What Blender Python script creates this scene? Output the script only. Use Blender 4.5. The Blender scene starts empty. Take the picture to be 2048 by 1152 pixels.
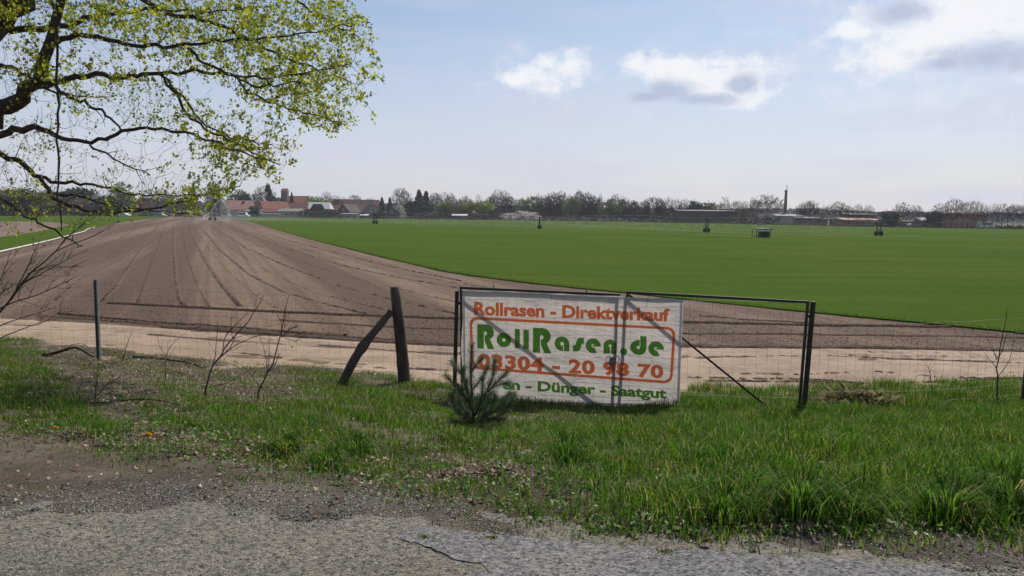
import bpy, bmesh, math, random
import numpy as np
from mathutils import Vector, Matrix, noise
from mathutils.geometry import tessellate_polygon
random.seed(7)
RNG = np.random.default_rng(11)
scene = bpy.context.scene
COL = scene.collection

# ------------------------------------------------------------------ camera
CAM_H = 2.8
F = 1500.0                     # focal length in pixels of the 2048 wide photograph
PITCH = math.atan(148 / F)
ROLL = 0.0125
fwd = np.array([0, math.cos(PITCH), -math.sin(PITCH)])
up0 = np.array([0, math.sin(PITCH), math.cos(PITCH)])
rt0 = np.array([1.0, 0, 0])
rt = rt0 * math.cos(ROLL) + up0 * math.sin(ROLL)
up = up0 * math.cos(ROLL) - rt0 * math.sin(ROLL)
cd = bpy.data.cameras.new('camera')
cd.sensor_width = 36.0
cd.lens = F / 2048 * 36
cd.clip_start = 0.05
cd.clip_end = 9000
cam = bpy.data.objects.new('camera', cd)
COL.objects.link(cam)
M = Matrix.Identity(4)
for i in range(3):
    M[i][0], M[i][1], M[i][2] = rt[i], up[i], -fwd[i]
M.translation = Vector((0, 0, CAM_H))
cam.matrix_world = M
scene.camera = cam

# ------------------------------------------------------------------ light
SUN_AZ, SUN_EL = math.radians(28), math.radians(47)     # in front of the camera, to the right
sd = bpy.data.lights.new('sun', 'SUN')
sd.energy = 5.0
sd.angle = math.radians(0.55)
sd.color = (1.0, 0.94, 0.85)
sun = bpy.data.objects.new('sun', sd)
COL.objects.link(sun)
sdir = Vector((math.sin(SUN_AZ) * math.cos(SUN_EL), math.cos(SUN_AZ) * math.cos(SUN_EL), math.sin(SUN_EL)))
sun.rotation_euler = sdir.to_track_quat('Z', 'Y').to_euler()

scene.view_settings.view_transform = 'Standard'
scene.view_settings.look = 'None'
scene.view_settings.exposure = 0.0
scene.view_settings.gamma = 1.0
scene.view_settings.use_curve_mapping = False
scene.cycles.max_bounces = 6
scene.cycles.transparent_max_bounces = 8
scene.cycles.volume_bounces = 0
scene.cycles.use_denoising = True

SKY_STRENGTH = 0.10
world = bpy.data.worlds.new('World')
scene.world = world
world.use_nodes = True


def px_ray(px, py):
    return fwd + rt * ((px - 1024) / F) + up * ((576 - py) / F)


def ground(px, py, z=0.0):
    d = px_ray(px, py)
    t = (z - CAM_H) / d[2]
    return np.array([d[0] * t, d[1] * t, z])


def at_depth(px, py, Y):
    d = px_ray(px, py)
    t = Y / d[1]
    return np.array([d[0] * t, Y, CAM_H + d[2] * t])


def project(P):
    q = np.asarray(P, float) - np.array([0, 0, CAM_H])
    a, b, c = q @ rt, q @ up, q @ fwd
    c = np.where(np.abs(c) < 1e-6, 1e-6, c)
    return 1024 + F * a / c, 576 - F * b / c


def build_sky():
    nt = world.node_tree
    nt.nodes.clear()
    N, L = nt.nodes.new, nt.links.new
    out = N('ShaderNodeOutputWorld')
    bg = N('ShaderNodeBackground')
    bg.inputs['Strength'].default_value = SKY_STRENGTH
    L(bg.outputs[0], out.inputs[0])
    sky = N('ShaderNodeTexSky')
    sky.sky_type = 'NISHITA'
    sky.sun_disc = False
    sky.sun_elevation = SUN_EL
    sky.sun_rotation = SUN_AZ
    sky.air_density = 1.0
    sky.dust_density = 0.7
    sky.ozone_density = 2.2
    tc = N('ShaderNodeTexCoord')
    sep = N('ShaderNodeSeparateXYZ')
    L(tc.outputs['Generated'], sep.inputs[0])

    def math_(op, a, b=None, c=None):
        n = N('ShaderNodeMath')
        n.operation = op
        for i, v in enumerate((a, b, c)):
            if v is None:
                continue
            if isinstance(v, (int, float)):
                n.inputs[i].default_value = v
            else:
                L(v, n.inputs[i])
        return n.outputs[0]

    def smooth(v, a, b):
        n = N('ShaderNodeMapRange')
        n.interpolation_type = 'SMOOTHSTEP'
        L(v, n.inputs[0])
        n.inputs[1].default_value, n.inputs[2].default_value = a, b
        return n.outputs[0]

    az = math_('ARCTAN2', sep.outputs[0], sep.outputs[1])
    el = math_('ARCSINE', sep.outputs[2])
    comb = N('ShaderNodeCombineXYZ')
    L(az, comb.inputs[0]); L(el, comb.inputs[1])

    def fbm(scale, detail=6, stretch=(1, 1, 1), rough=0.55, off=0.0):
        mp = N('ShaderNodeMapping')
        mp.inputs['Scale'].default_value = stretch
        mp.inputs['Location'].default_value = (off, off * .7, 0)
        L(comb.outputs[0], mp.inputs[0])
        n = N('ShaderNodeTexNoise')
        n.inputs['Scale'].default_value = scale
        n.inputs['Detail'].default_value = detail
        n.inputs['Roughness'].default_value = rough
        L(mp.outputs[0], n.inputs['Vector'])
        return n.outputs[0]

    n1 = fbm(34, 9, (1, 1.25, 1), 0.62, 3.1)
    n2 = fbm(13, 6, (1, 1.8, 1), 0.55, 8.4)
    puff = math_('ADD', math_('MULTIPLY', math_('SUBTRACT', n1, .5), 2.6), math_('MULTIPLY', math_('SUBTRACT', n2, .5), 2.2))

    def ae(px, py):
        d = px_ray(px, py)
        d = d / np.linalg.norm(d)
        return math.atan2(d[0], d[1]), math.asin(d[2])

    def lobes(lst, amp):
        best = None
        for (px, py, wx, wy) in lst:
            a0, e0 = ae(px, py)
            wa, we = wx / F, wy / F
            u = math_('MULTIPLY', math_('SUBTRACT', az, a0), 1 / wa)
            v = math_('MULTIPLY', math_('SUBTRACT', el, e0), 1 / we)
            d = math_('SQRT', math_('ADD', math_('MULTIPLY', u, u), math_('MULTIPLY', v, v)))
            m = math_('SUBTRACT', 1.0, d)
            best = m if best is None else math_('MAXIMUM', best, m)
        return math_('ADD', best, math_('MULTIPLY', puff, amp))

    white = lobes([(1080, 156, 130, 36), (1120, 140, 80, 40), (1140, 128, 40, 28), (1030, 160, 70, 24), (1375, 130, 190, 30), (1400, 150, 170, 44), (1440, 178, 130, 44), (1497, 188, 56, 48),
                   (1690, 62, 50, 24), (1725, 64, 26, 14), (1930, 30, 230, 110), (2060, 20, 190, 110), (1860, 80, 180, 75), (1790, 122, 110, 28)], 0.62)
    grey = lobes([(1340, 182, 80, 30), (1300, 192, 60, 18), (1485, 170, 42, 32), (1410, 198, 110, 20), (1980, 112, 140, 40), (1890, 126, 70, 22), (1800, 24, 66, 34)], 0.55)
    a_white = smooth(white, 0.02, 0.80)
    a_grey = smooth(grey, 0.0, 0.85)
    streak = smooth(fbm(3.2, 5, (1, 7, 1), 0.5, 1.7), 0.42, 0.72)

    def mix(fac, a, b):
        n = N('ShaderNodeMix')
        n.data_type = 'RGBA'
        if isinstance(fac, (int, float)):
            n.inputs[0].default_value = fac
        else:
            L(fac, n.inputs[0])
        for sock, v in ((n.inputs[6], a), (n.inputs[7], b)):
            if isinstance(v, tuple):
                sock.default_value = v
            else:
                L(v, sock)
        return n.outputs[2]

    k = 1 / SKY_STRENGTH
    C = lambda r, g, b: (r * k, g * k, b * k, 1)
    # high thin veil, thicker low down
    low = math_('SUBTRACT', 1.0, smooth(el, 0.0, 0.34))
    veil = math_('ADD', math_('MULTIPLY', low, 0.66), math_('MULTIPLY', streak, 0.26))
    veil = math_('ADD', veil, 0.04)
    c = mix(math_('MINIMUM', veil, 0.95), sky.outputs[0], C(0.66, 0.67, 0.79))
    halo = smooth(lobes([(1930, 60, 420, 190), (1420, 160, 260, 80), (1085, 150, 190, 60)], 0.8), 0.0, 1.0)
    c = mix(math_('MULTIPLY', halo, 0.36), c, C(0.84, 0.86, 0.93))
    c = mix(math_('MULTIPLY', a_white, 0.78), c, C(0.97, 0.97, 0.99))
    c = mix(math_('MULTIPLY', a_grey, 0.88), c, C(0.46, 0.53, 0.70))
    L(c, bg.inputs['Color'])


build_sky()

# ------------------------------------------------------------------ helpers


def setp(o, label=None, cat=None, group=None, kind=None):
    if label: o['label'] = label
    if cat: o['category'] = cat
    if group: o['group'] = group
    if kind: o['kind'] = kind
    return o


def link_mesh(name, me, parent=None):
    o = bpy.data.objects.new(name, me)
    COL.objects.link(o)
    if parent is not None:
        o.parent = parent
    return o


def empty(name, loc, label=None, cat=None, group=None, rz=0.0):
    o = bpy.data.objects.new(name, None)
    COL.objects.link(o)
    o.location = loc
    o.rotation_euler = (0, 0, rz)
    o.empty_display_size = 0.2
    return setp(o, label, cat, group)


def mesh_np(name, V, quads=None, tris=None, mat=None, smooth=False):
    V = np.asarray(V, np.float32)
    me = bpy.data.meshes.new(name)
    loops, starts, totals = [], [], []
    s = 0
    if quads is not None and len(quads):
        q = np.asarray(quads, np.int32)
        loops.append(q.ravel()); starts.append(np.arange(len(q)) * 4); totals.append(np.full(len(q), 4)); s = len(q) * 4
    if tris is not None and len(tris):
        t = np.asarray(tris, np.int32)
        loops.append(t.ravel()); starts.append(s + np.arange(len(t)) * 3); totals.append(np.full(len(t), 3))
    loops = np.concatenate(loops).astype(np.int32)
    starts = np.concatenate(starts).astype(np.int32)
    totals = np.concatenate(totals).astype(np.int32)
    me.vertices.add(len(V)); me.vertices.foreach_set('co', V.ravel())
    me.loops.add(len(loops)); me.loops.foreach_set('vertex_index', loops)
    me.polygons.add(len(starts)); me.polygons.foreach_set('loop_start', starts)
    me.polygons.foreach_set('loop_total', totals)
    me.polygons.foreach_set('use_smooth', np.full(len(starts), smooth))
    me.update(calc_edges=True)
    if mat:
        me.materials.append(mat)
    return me


class MB:
    def __init__(self):
        self.v, self.f = [], []

    def quad(self, *p):
        n = len(self.v)
        self.v.extend([tuple(q) for q in p])
        self.f.append(tuple(range(n, n + len(p))))

    def box(self, c, s, R=None):
        n = len(self.v)
        c = Vector(c)
        for x in (-.5, .5):
            for y in (-.5, .5):
                for z in (-.5, .5):
                    p = Vector((x * s[0], y * s[1], z * s[2]))
                    if R is not None:
                        p = R @ p
                    self.v.append(tuple(p + c))
        for q in ((0, 1, 3, 2), (4, 6, 7, 5), (0, 4, 5, 1), (2, 3, 7, 6), (0, 2, 6, 4), (1, 5, 7, 3)):
            self.f.append(tuple(n + i for i in q))

    def bar(self, a, b, w, h):
        """square bar from a to b"""
        a, b = Vector(a), Vector(b)
        d = b - a
        R = d.to_track_quat('X', 'Z').to_matrix()
        self.box((a + b) / 2, (d.length, w, h), R)

    def tube(self, pts, rad, n=5, cap=True):
        pts = [Vector(p) for p in pts]
        if not hasattr(rad, '__len__'):
            rad = [rad] * len(pts)
        base = len(self.v)
        t = (pts[1] - pts[0]).normalized()
        u = t.orthogonal().normalized()
        for i, p in enumerate(pts):
            if i == 0: t = pts[1] - pts[0]
            elif i == len(pts) - 1: t = pts[i] - pts[i - 1]
            else: t = pts[i + 1] - pts[i - 1]
            if t.length < 1e-9: t = Vector((0, 0, 1))
            t.normalize()
            u = u - t * u.dot(t)
            if u.length < 1e-6: u = t.orthogonal()
            u.normalize()
            w = t.cross(u)
            for k in range(n):
                a = 2 * math.pi * k / n
                self.v.append(tuple(p + (u * math.cos(a) + w * math.sin(a)) * rad[i]))
        for i in range(len(pts) - 1):
            for k in range(n):
                a, b = base + i * n + k, base + i * n + (k + 1) % n
                self.f.append((a, b, b + n, a + n))
        if cap:
            self.f.append(tuple(base + k for k in reversed(range(n))))
            self.f.append(tuple(base + (len(pts) - 1) * n + k for k in range(n)))

    def prism(self, poly, y0, y1):
        """polygon in x,z extruded along y"""
        n = len(self.v); m = len(poly)
        for y in (y0, y1):
            for (x, z) in poly:
                self.v.append((x, y, z))
        self.f.append(tuple(n + i for i in range(m)))
        self.f.append(tuple(n + m + i for i in reversed(range(m))))
        for i in range(m):
            j = (i + 1) % m
            self.f.append((n + j, n + i, n + m + i, n + m + j))

    def mesh(self, name, mat, smooth=False):
        me = bpy.data.meshes.new(name)
        me.from_pydata(self.v, [], self.f)
        me.materials.append(mat)
        if smooth:
            me.polygons.foreach_set('use_smooth', [True] * len(me.polygons))
        me.update()
        return me

    def build(self, name, mat, parent=None, smooth=False, local=None):
        """local: world position of the parent's origin, subtracted from the vertices"""
        if local is not None:
            lx, ly, lz = local
            self.v = [(a - lx, b - ly, c - lz) for (a, b, c) in self.v]
        return link_mesh(name, self.mesh(name, mat, smooth), parent)


def rot_random(n, tilt=None, rng=RNG):
    """n rotation matrices; tilt None = any orientation, else max tilt of local z from world z"""
    if tilt is None:
        q = rng.normal(size=(n, 4)); q /= np.linalg.norm(q, axis=1)[:, None]
        w, x, y, z = q.T
        return np.stack([np.stack([1 - 2 * (y * y + z * z), 2 * (x * y - z * w), 2 * (x * z + y * w)], 1),
                         np.stack([2 * (x * y + z * w), 1 - 2 * (x * x + z * z), 2 * (y * z - x * w)], 1),
                         np.stack([2 * (x * z - y * w), 2 * (y * z + x * w), 1 - 2 * (x * x + y * y)], 1)], 1)
    a = rng.uniform(0, 2 * np.pi, n); b = rng.uniform(-tilt, tilt, n); c = rng.uniform(-tilt, tilt, n)
    def mk(ax, t):
        R = np.zeros((n, 3, 3)); co, si = np.cos(t), np.sin(t)
        i, j = [(1, 2), (2, 0), (0, 1)][ax]
        R[:, ax, ax] = 1; R[:, i, i] = co; R[:, j, j] = co; R[:, i, j] = -si; R[:, j, i] = si
        return R
    return mk(0, b) @ mk(1, c) @ mk(2, a)


def scatter(name, tv, tf, pos, rot, scale, mat, smooth=False):
    """copies of one small template joined into a single mesh"""
    tv = np.asarray(tv, float); tf = np.asarray(tf, np.int64)
    n = len(pos)
    scale = np.asarray(scale, float)
    if scale.ndim == 1:
        scale = scale[:, None]
    V = np.einsum('nij,nkj->nki', rot, tv[None] * scale[:, None, :]) + np.asarray(pos)[:, None, :]
    Fc = tf[None] + (np.arange(n) * len(tv))[:, None, None]
    Fc = Fc.reshape(-1, tf.shape[1])
    if tf.shape[1] == 3:
        return mesh_np(name, V.reshape(-1, 3), tris=Fc, mat=mat, smooth=smooth)
    return mesh_np(name, V.reshape(-1, 3), quads=Fc, mat=mat, smooth=smooth)


LEAF_V = [(0, 0, 0), (-.55, .45, .12), (-.2, .6, .0), (0, 1, -.1), (.2, .6, 0), (.55, .45, .12)]
LEAF_F = [(0, 2, 1), (0, 3, 2), (0, 4, 3), (0, 5, 4)]
CARD_V = [(-.5, -.35, 0), (.5, -.3, .15), (.45, .4, 0), (-.4, .35, .18)]
CARD_F = [(0, 1, 2), (0, 2, 3)]
OCT_V = [(1, 0, 0), (-1, .1, .1), (0, 1, .1), (.1, -1, 0), (0, 0, 1), (0, 0, -.6)]
OCT_F = [(0, 2, 4), (2, 1, 4), (1, 3, 4), (3, 0, 4), (2, 0, 5), (1, 2, 5), (3, 1, 5), (0, 3, 5)]


# ------------------------------------------------------------------ materials
def new_mat(name):
    m = bpy.data.materials.new(name)
    m.use_nodes = True
    nt = m.node_tree
    nt.nodes.clear()
    out = nt.nodes.new('ShaderNodeOutputMaterial')
    return m, nt, out


def ramp(nt, fac, stops):
    r = nt.nodes.new('ShaderNodeValToRGB')
    el = r.color_ramp.elements
    while len(el) < len(stops):
        el.new(0.5)
    for e, (p, c) in zip(el, stops):
        e.position = p
        e.color = (*c, 1)
    nt.links.new(fac, r.inputs[0])
    return r.outputs[0]


def noise_tex(nt, scale, detail=4, rough=.55, vec=None, stretch=None, rot=0):
    n = nt.nodes.new('ShaderNodeTexNoise')
    n.inputs['Scale'].default_value = scale
    n.inputs['Detail'].default_value = detail
    n.inputs['Roughness'].default_value = rough
    g = nt.nodes.new('ShaderNodeNewGeometry') if vec == 'world' else nt.nodes.new('ShaderNodeTexCoord')
    src = g.outputs['Position'] if vec == 'world' else g.outputs['Object']
    if stretch or rot:
        if rot:
            mr = nt.nodes.new('ShaderNodeMapping')
            mr.inputs['Rotation'].default_value = (0, 0, rot)
            nt.links.new(src, mr.inputs[0])
            src = mr.outputs[0]
        mp = nt.nodes.new('ShaderNodeMapping')
        if stretch:
            mp.inputs['Scale'].default_value = stretch
        nt.links.new(src, mp.inputs[0])
        src = mp.outputs[0]
    nt.links.new(src, n.inputs['Vector'])
    return n.outputs[0]


def bump(nt, h, strength, dist, bsdf):
    b = nt.nodes.new('ShaderNodeBump')
    b.inputs['Strength'].default_value = strength
    b.inputs['Distance'].default_value = dist
    nt.links.new(h, b.inputs['Height'])
    nt.links.new(b.outputs[0], bsdf.inputs['Normal'])


def mixc(nt, fac, a, b, mode='MIX'):
    n = nt.nodes.new('ShaderNodeMix')
    n.data_type = 'RGBA'
    n.blend_type = mode
    for s, v in ((n.inputs[0], fac), (n.inputs[6], a), (n.inputs[7], b)):
        if isinstance(v, (int, float)):
            s.default_value = v
        elif isinstance(v, tuple):
            s.default_value = (*v, 1) if len(v) == 3 else v
        else:
            nt.links.new(v, s)
    return n.outputs[2]


def simple(name, c1, c2=None, scale=5, rough=.8, metal=0.0, bmp=0.0, bscale=40, bdist=.01, spec=.3):
    m, nt, out = new_mat(name)
    b = nt.nodes.new('ShaderNodeBsdfPrincipled')
    b.inputs['Roughness'].default_value = rough
    b.inputs['Metallic'].default_value = metal
    b.inputs['Specular IOR Level'].default_value = spec
    c2 = c2 or tuple(x * .75 for x in c1)
    col = ramp(nt, noise_tex(nt, scale, 5), [(.35, c1), (.65, c2)])
    nt.links.new(col, b.inputs['Base Color'])
    if bmp:
        bump(nt, noise_tex(nt, bscale, 4), bmp, bdist, b)
    nt.links.new(b.outputs[0], out.inputs[0])
    return m


def leafy(name, stops, trans=.45, rough=.6, spec=.25, big=None):
    """thin leaf: colour differs from leaf to leaf; light passes through"""
    m, nt, out = new_mat(name)
    g = nt.nodes.new('ShaderNodeNewGeometry')
    col = ramp(nt, g.outputs['Random Per Island'], stops)
    if big:
        col = mixc(nt, ramp(nt, noise_tex(nt, big[0], 3, vec='world'), [(.4, (0, 0, 0)), (.62, (1, 1, 1))]), col, big[1], 'MULTIPLY')
    p = nt.nodes.new('ShaderNodeBsdfPrincipled')
    p.inputs['Roughness'].default_value = rough
    p.inputs['Specular IOR Level'].default_value = spec
    t = nt.nodes.new('ShaderNodeBsdfTranslucent')
    mx = nt.nodes.new('ShaderNodeMixShader')
    mx.inputs[0].default_value = trans
    nt.links.new(col, p.inputs['Base Color'])
    nt.links.new(col, t.inputs['Color'])
    nt.links.new(p.outputs[0], mx.inputs[1])
    nt.links.new(t.outputs[0], mx.inputs[2])
    nt.links.new(mx.outputs[0], out.inputs[0])
    return m


MAT = {}
# ------------------------------------------------------------------ ground lines (world metres)
ROAD_Z = 1.2
road_edge = np.array([ground(x, y, ROAD_Z) for x, y in [(-700, 1000), (-200, 1030), (0, 1028), (200, 1012), (400, 1000), (650, 990), (850, 1012), (1000, 1052),
                                                     (1200, 1070), (1400, 1076), (1700, 1084), (2048, 1094), (2500, 1108)]])
fence_foot = np.array([ground(x, y, 0) for x, y in [(-900, 668), (-300, 682), (0, 690), (198, 716), (812, 772), (880, 790), (914, 806), (1260, 818), (1610, 830), (2046, 812), (2500, 806)]])


def road_y(x): return np.interp(x, road_edge[:, 0], road_edge[:, 1])
def foot_y(x): return np.interp(x, fence_foot[:, 0], fence_foot[:, 1])


def hills(x, y):
    return (0.030 * np.sin(x * 2.1 + 1.3 * np.sin(y * 1.7)) * np.cos(y * 2.6 + .8 * np.sin(x * 1.1)) +
            0.018 * np.sin(x * 5.3 + 2 * np.cos(y * 3.1)) * np.sin(y * 6.1 + x))


def height(x, y):
    x = np.asarray(x, float); y = np.asarray(y, float)
    yr, yf = road_y(x), foot_y(x) + .5
    t = (y - yr) / (yf - yr)
    tc = np.clip(t, 0, 1)
    s = .45 * tc + .55 * (tc * tc * (3 - 2 * tc))
    h = ROAD_Z * (1 - s) + hills(x, y) * np.clip(.35 + t * 5, 0, 1)
    over = np.clip(y - yf, 0, None)
    h = h - np.where(t > 1, 0.10 * over, 0) + 0.035 * np.clip(1 - abs(t - 1) * 6, 0, 1)
    return np.where(t < 0, ROAD_Z + .35 * hills(x, y), h)


def hit(px, py):
    """where the line of sight meets the bank or the field"""
    return hits(np.array([px]), np.array([py]))[0]


def hits(px, py):
    D = np.array([px_ray(a, b) for a, b in zip(px, py)])
    T = np.arange(2.0, 24, .03)
    out = np.zeros((len(D), 3))
    for i0 in range(0, len(D), 2000):
        d = D[i0:i0 + 2000]
        P = np.array([0, 0, CAM_H]) + d[:, None, :] * T[None, :, None]
        g = np.where(P[..., 1] < 16, np.maximum(height(P[..., 0], P[..., 1]), 0), 0)
        k = np.argmax(P[..., 2] <= g, axis=1)
        r = np.arange(len(d))
        k = np.maximum(k, 1)
        ga = P[r, k - 1, 2] - g[r, k - 1]; gb = P[r, k, 2] - g[r, k]
        f = np.clip(ga / (ga - gb + 1e-9), 0, 1)[:, None]
        o = P[r, k - 1] * (1 - f) + P[r, k] * f
        o[:, 2] = np.where(o[:, 1] < 16, np.maximum(height(o[:, 0], o[:, 1]), 0), 0)
        out[i0:i0 + 2000] = o
    return out


# ---- materials of the ground
def soil_mat(name, ca, cb, cc, rows=None, grain=18, bmp=.6, bdist=.05):
    m, nt, out = new_mat(name)
    b = nt.nodes.new('ShaderNodeBsdfPrincipled')
    b.inputs['Roughness'].default_value = .95
    b.inputs['Specular IOR Level'].default_value = .1
    big = noise_tex(nt, .25, 5, vec='world')
    fine = noise_tex(nt, grain, 6, .7, vec='world')
    col = mixc(nt, ramp(nt, big, [(.38, (0, 0, 0)), (.62, (1, 1, 1))]), ca, cb)
    if rows is not None:
        st = noise_tex(nt, 1.0, 3, .5, vec='world', stretch=(.32, .006, .1), rot=rows)
        col = mixc(nt, ramp(nt, st, [(.40, (0, 0, 0)), (.56, (.95, .95, .95))]), col, cc)
        st2 = noise_tex(nt, 1.0, 2, .5, vec='world', stretch=(3.0, .012, .1), rot=rows)
        col = mixc(nt, ramp(nt, st2, [(.45, (0, 0, 0)), (.66, (.6, .6, .6))]), col, cc)
    else:
        col = mixc(nt, ramp(nt, noise_tex(nt, 1.6, 4, vec='world'), [(.45, (0, 0, 0)), (.7, (.7, .7, .7))]), col, cc)
    col = mixc(nt, .55, col, ramp(nt, fine, [(.3, (.62, .62, .62)), (.68, (1.3, 1.3, 1.3))]), 'MULTIPLY')
    nt.links.new(col, b.inputs['Base Color'])
    bump(nt, fine, bmp, bdist, b)
    nt.links.new(b.outputs[0], out.inputs[0])
    return m


ROWDIR = math.atan2(-0.37, 0.93)
MAT['field_soil'] = soil_mat('field_soil', (.205, .145, .103), (.170, .118, .084), (.100, .069, .050), rows=-0.38, grain=7, bmp=.8, bdist=.06)
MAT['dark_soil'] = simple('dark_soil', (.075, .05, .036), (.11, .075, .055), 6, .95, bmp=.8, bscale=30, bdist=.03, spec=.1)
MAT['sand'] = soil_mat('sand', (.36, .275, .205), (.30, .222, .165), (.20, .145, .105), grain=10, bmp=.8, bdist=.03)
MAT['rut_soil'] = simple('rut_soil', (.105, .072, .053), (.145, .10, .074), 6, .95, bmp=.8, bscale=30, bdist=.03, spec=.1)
MAT['far_ground'] = simple('far_ground', (.06, .085, .03), (.10, .10, .05), .02, .95, spec=.05)
MAT['pale_soil'] = simple('pale_soil', (.20, .145, .12), (.165, .115, .09), .15, .95, spec=.05)


def turf_mat():
    m, nt, out = new_mat('turf')
    b = nt.nodes.new('ShaderNodeBsdfPrincipled')
    b.inputs['Roughness'].default_value = 1.0
    b.inputs['Specular IOR Level'].default_value = .0
    big = noise_tex(nt, .06, 4, vec='world', stretch=(1, 1, 1))
    col = mixc(nt, ramp(nt, big, [(.35, (0, 0, 0)), (.65, (1, 1, 1))]), (.057, .102, .018), (.082, .116, .023))
    st = noise_tex(nt, 1.0, 4, .6, vec='world', stretch=(.02, .45, .1), rot=.0)
    col = mixc(nt, ramp(nt, st, [(.38, (0, 0, 0)), (.68, (.6, .6, .6))]), col, (.044, .084, .014))
    fine = noise_tex(nt, 14, 6, .75, vec='world', stretch=(1, .5, 1))
    col = mixc(nt, .7, col, ramp(nt, fine, [(.3, (.6, .6, .6)), (.7, (1.35, 1.3, 1.2))]), 'MULTIPLY')
    nt.links.new(col, b.inputs['Base Color'])
    bump(nt, fine, .7, .05, b)
    nt.links.new(b.outputs[0], out.inputs[0])
    return m


MAT['turf'] = turf_mat()


def asphalt_mat(name, ca, cb, cc, moss):
    m, nt, out = new_mat(name)
    b = nt.nodes.new('ShaderNodeBsdfPrincipled')
    b.inputs['Roughness'].default_value = .85
    b.inputs['Specular IOR Level'].default_value = .3
    big = noise_tex(nt, .9, 5, .6, vec='world')
    col = mixc(nt, ramp(nt, big, [(.36, (0, 0, 0)), (.62, (1, 1, 1))]), ca, cb)
    col = mixc(nt, ramp(nt, noise_tex(nt, 2.3, 5, .65, vec='world', stretch=(1, 1.3, 1)), [(.5, (0, 0, 0)), (.68, (moss,) * 3)]), col, cc)
    v = nt.nodes.new('ShaderNodeTexVoronoi')
    v.inputs['Scale'].default_value = 95
    g = nt.nodes.new('ShaderNodeNewGeometry')
    nt.links.new(g.outputs['Position'], v.inputs['Vector'])
    hsv = nt.nodes.new('ShaderNodeSeparateColor')
    nt.links.new(v.outputs['Color'], hsv.inputs[0])
    speck = ramp(nt, hsv.outputs[0], [(.06, (.30, .30, .32)), (.3, (.85, .85, .85)), (.75, (1.1, 1.08, 1.05)), (.97, (1.6, 1.55, 1.5))])
    col = mixc(nt, .85, col, speck, 'MULTIPLY')
    col = mixc(nt, .8, col, ramp(nt, noise_tex(nt, 28, 5, .7, vec='world'), [(.36, (.30, .30, .32)), (.50, (1.0, 1.0, 1.0)), (.75, (1.25, 1.22, 1.18))]), 'MULTIPLY')
    v2 = nt.nodes.new('ShaderNodeTexVoronoi')
    v2.inputs['Scale'].default_value = 34
    nt.links.new(g.outputs['Position'], v2.inputs['Vector'])
    s2 = nt.nodes.new('ShaderNodeSeparateColor')
    nt.links.new(v2.outputs['Color'], s2.inputs[0])
    shade_spot = mixc(nt, ramp(nt, s2.outputs[1], [(.34, (1, 1, 1)), (.38, (0, 0, 0))]), (1, 1, 1), ramp(nt, v2.outputs['Distance'], [(.22, (.25, .25, .27)), (.42, (1, 1, 1))]))  # dark dots painted in place of small shadows scattered over the asphalt
    col = mixc(nt, .9, col, shade_spot, 'MULTIPLY')
    nt.links.new(col, b.inputs['Base Color'])
    inv = nt.nodes.new('ShaderNodeMath'); inv.operation = 'SUBTRACT'; inv.inputs[0].default_value = 1
    nt.links.new(v.outputs['Distance'], inv.inputs[1])
    add = nt.nodes.new('ShaderNodeMath'); add.operation = 'MULTIPLY_ADD'
    nt.links.new(noise_tex(nt, 28, 5, .7, vec='world'), add.inputs[0]); add.inputs[1].default_value = 2.0
    nt.links.new(inv.outputs[0], add.inputs[2])
    bump(nt, add.outputs[0], .7, .012, b)
    nt.links.new(b.outputs[0], out.inputs[0])
    return m


MAT['asphalt'] = asphalt_mat('asphalt', (.208, .186, .150), (.148, .133, .112), (.142, .122, .086), .7)
MAT['asphalt_new'] = asphalt_mat('asphalt_new', (.175, .168, .166), (.205, .195, .182), (.15, .142, .135), .5)


def verge_mat():
    m, nt, out = new_mat('verge_earth')
    b = nt.nodes.new('ShaderNodeBsdfPrincipled')
    b.inputs['Roughness'].default_value = .95
    b.inputs['Specular IOR Level'].default_value = .08
    n1 = noise_tex(nt, 1.3, 6, .65, vec='world')
    col = ramp(nt, n1, [(.3, (.070, .055, .044)), (.48, (.125, .100, .080)), (.62, (.195, .163, .130)), (.75, (.115, .105, .065))])
    n2 = noise_tex(nt, 3.1, 5, .7, vec='world')
    col = mixc(nt, ramp(nt, n2, [(.52, (0, 0, 0)), (.68, (.6, .6, .6))]), col, (.085, .090, .030))
    fine = noise_tex(nt, 45, 6, .75, vec='world')
    col = mixc(nt, .8, col, ramp(nt, fine, [(.3, (.45, .45, .45)), (.7, (1.5, 1.45, 1.4))]), 'MULTIPLY')
    nt.links.new(col, b.inputs['Base Color'])
    bump(nt, fine, .9, .03, b)
    nt.links.new(b.outputs[0], out.inputs[0])
    return m


MAT['verge'] = verge_mat()


# ---- sheets
def grid_sheet(name, xs, ys, zf, mat, kind='structure', mask=None, smooth=True):
    X, Y = np.meshgrid(xs, ys)
    Z = zf(X, Y)
    V = np.stack([X, Y, Z], -1).reshape(-1, 3)
    nx, ny = len(xs), len(ys)
    i = np.arange(nx - 1)[None] + (np.arange(ny - 1) * nx)[:, None]
    q = np.stack([i, i + 1, i + nx + 1, i + nx], -1).reshape(-1, 4)
    if mask is not None:
        keep = mask(X, Y).reshape(-1)
        q = q[keep[q].any(1)]
    o = link_mesh(name, mesh_np(name, V, quads=q, mat=mat, smooth=smooth))
    return setp(o, kind=kind)


def vnoise(x, y, s, seed=0.0):
    """cheap smooth noise from sines"""
    r = 0
    for k, (a, b, c) in enumerate(((1.0, .7, .3), (-.6, 1.1, 1.9), (1.7, -1.3, .8), (2.3, 2.1, 4.0), (-3.1, 2.7, 2.2))):
        r = r + np.sin(s * (a * x + b * y) + c + seed * (k + 1)) / (1 + .5 * k)
    return r / 2.6


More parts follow.
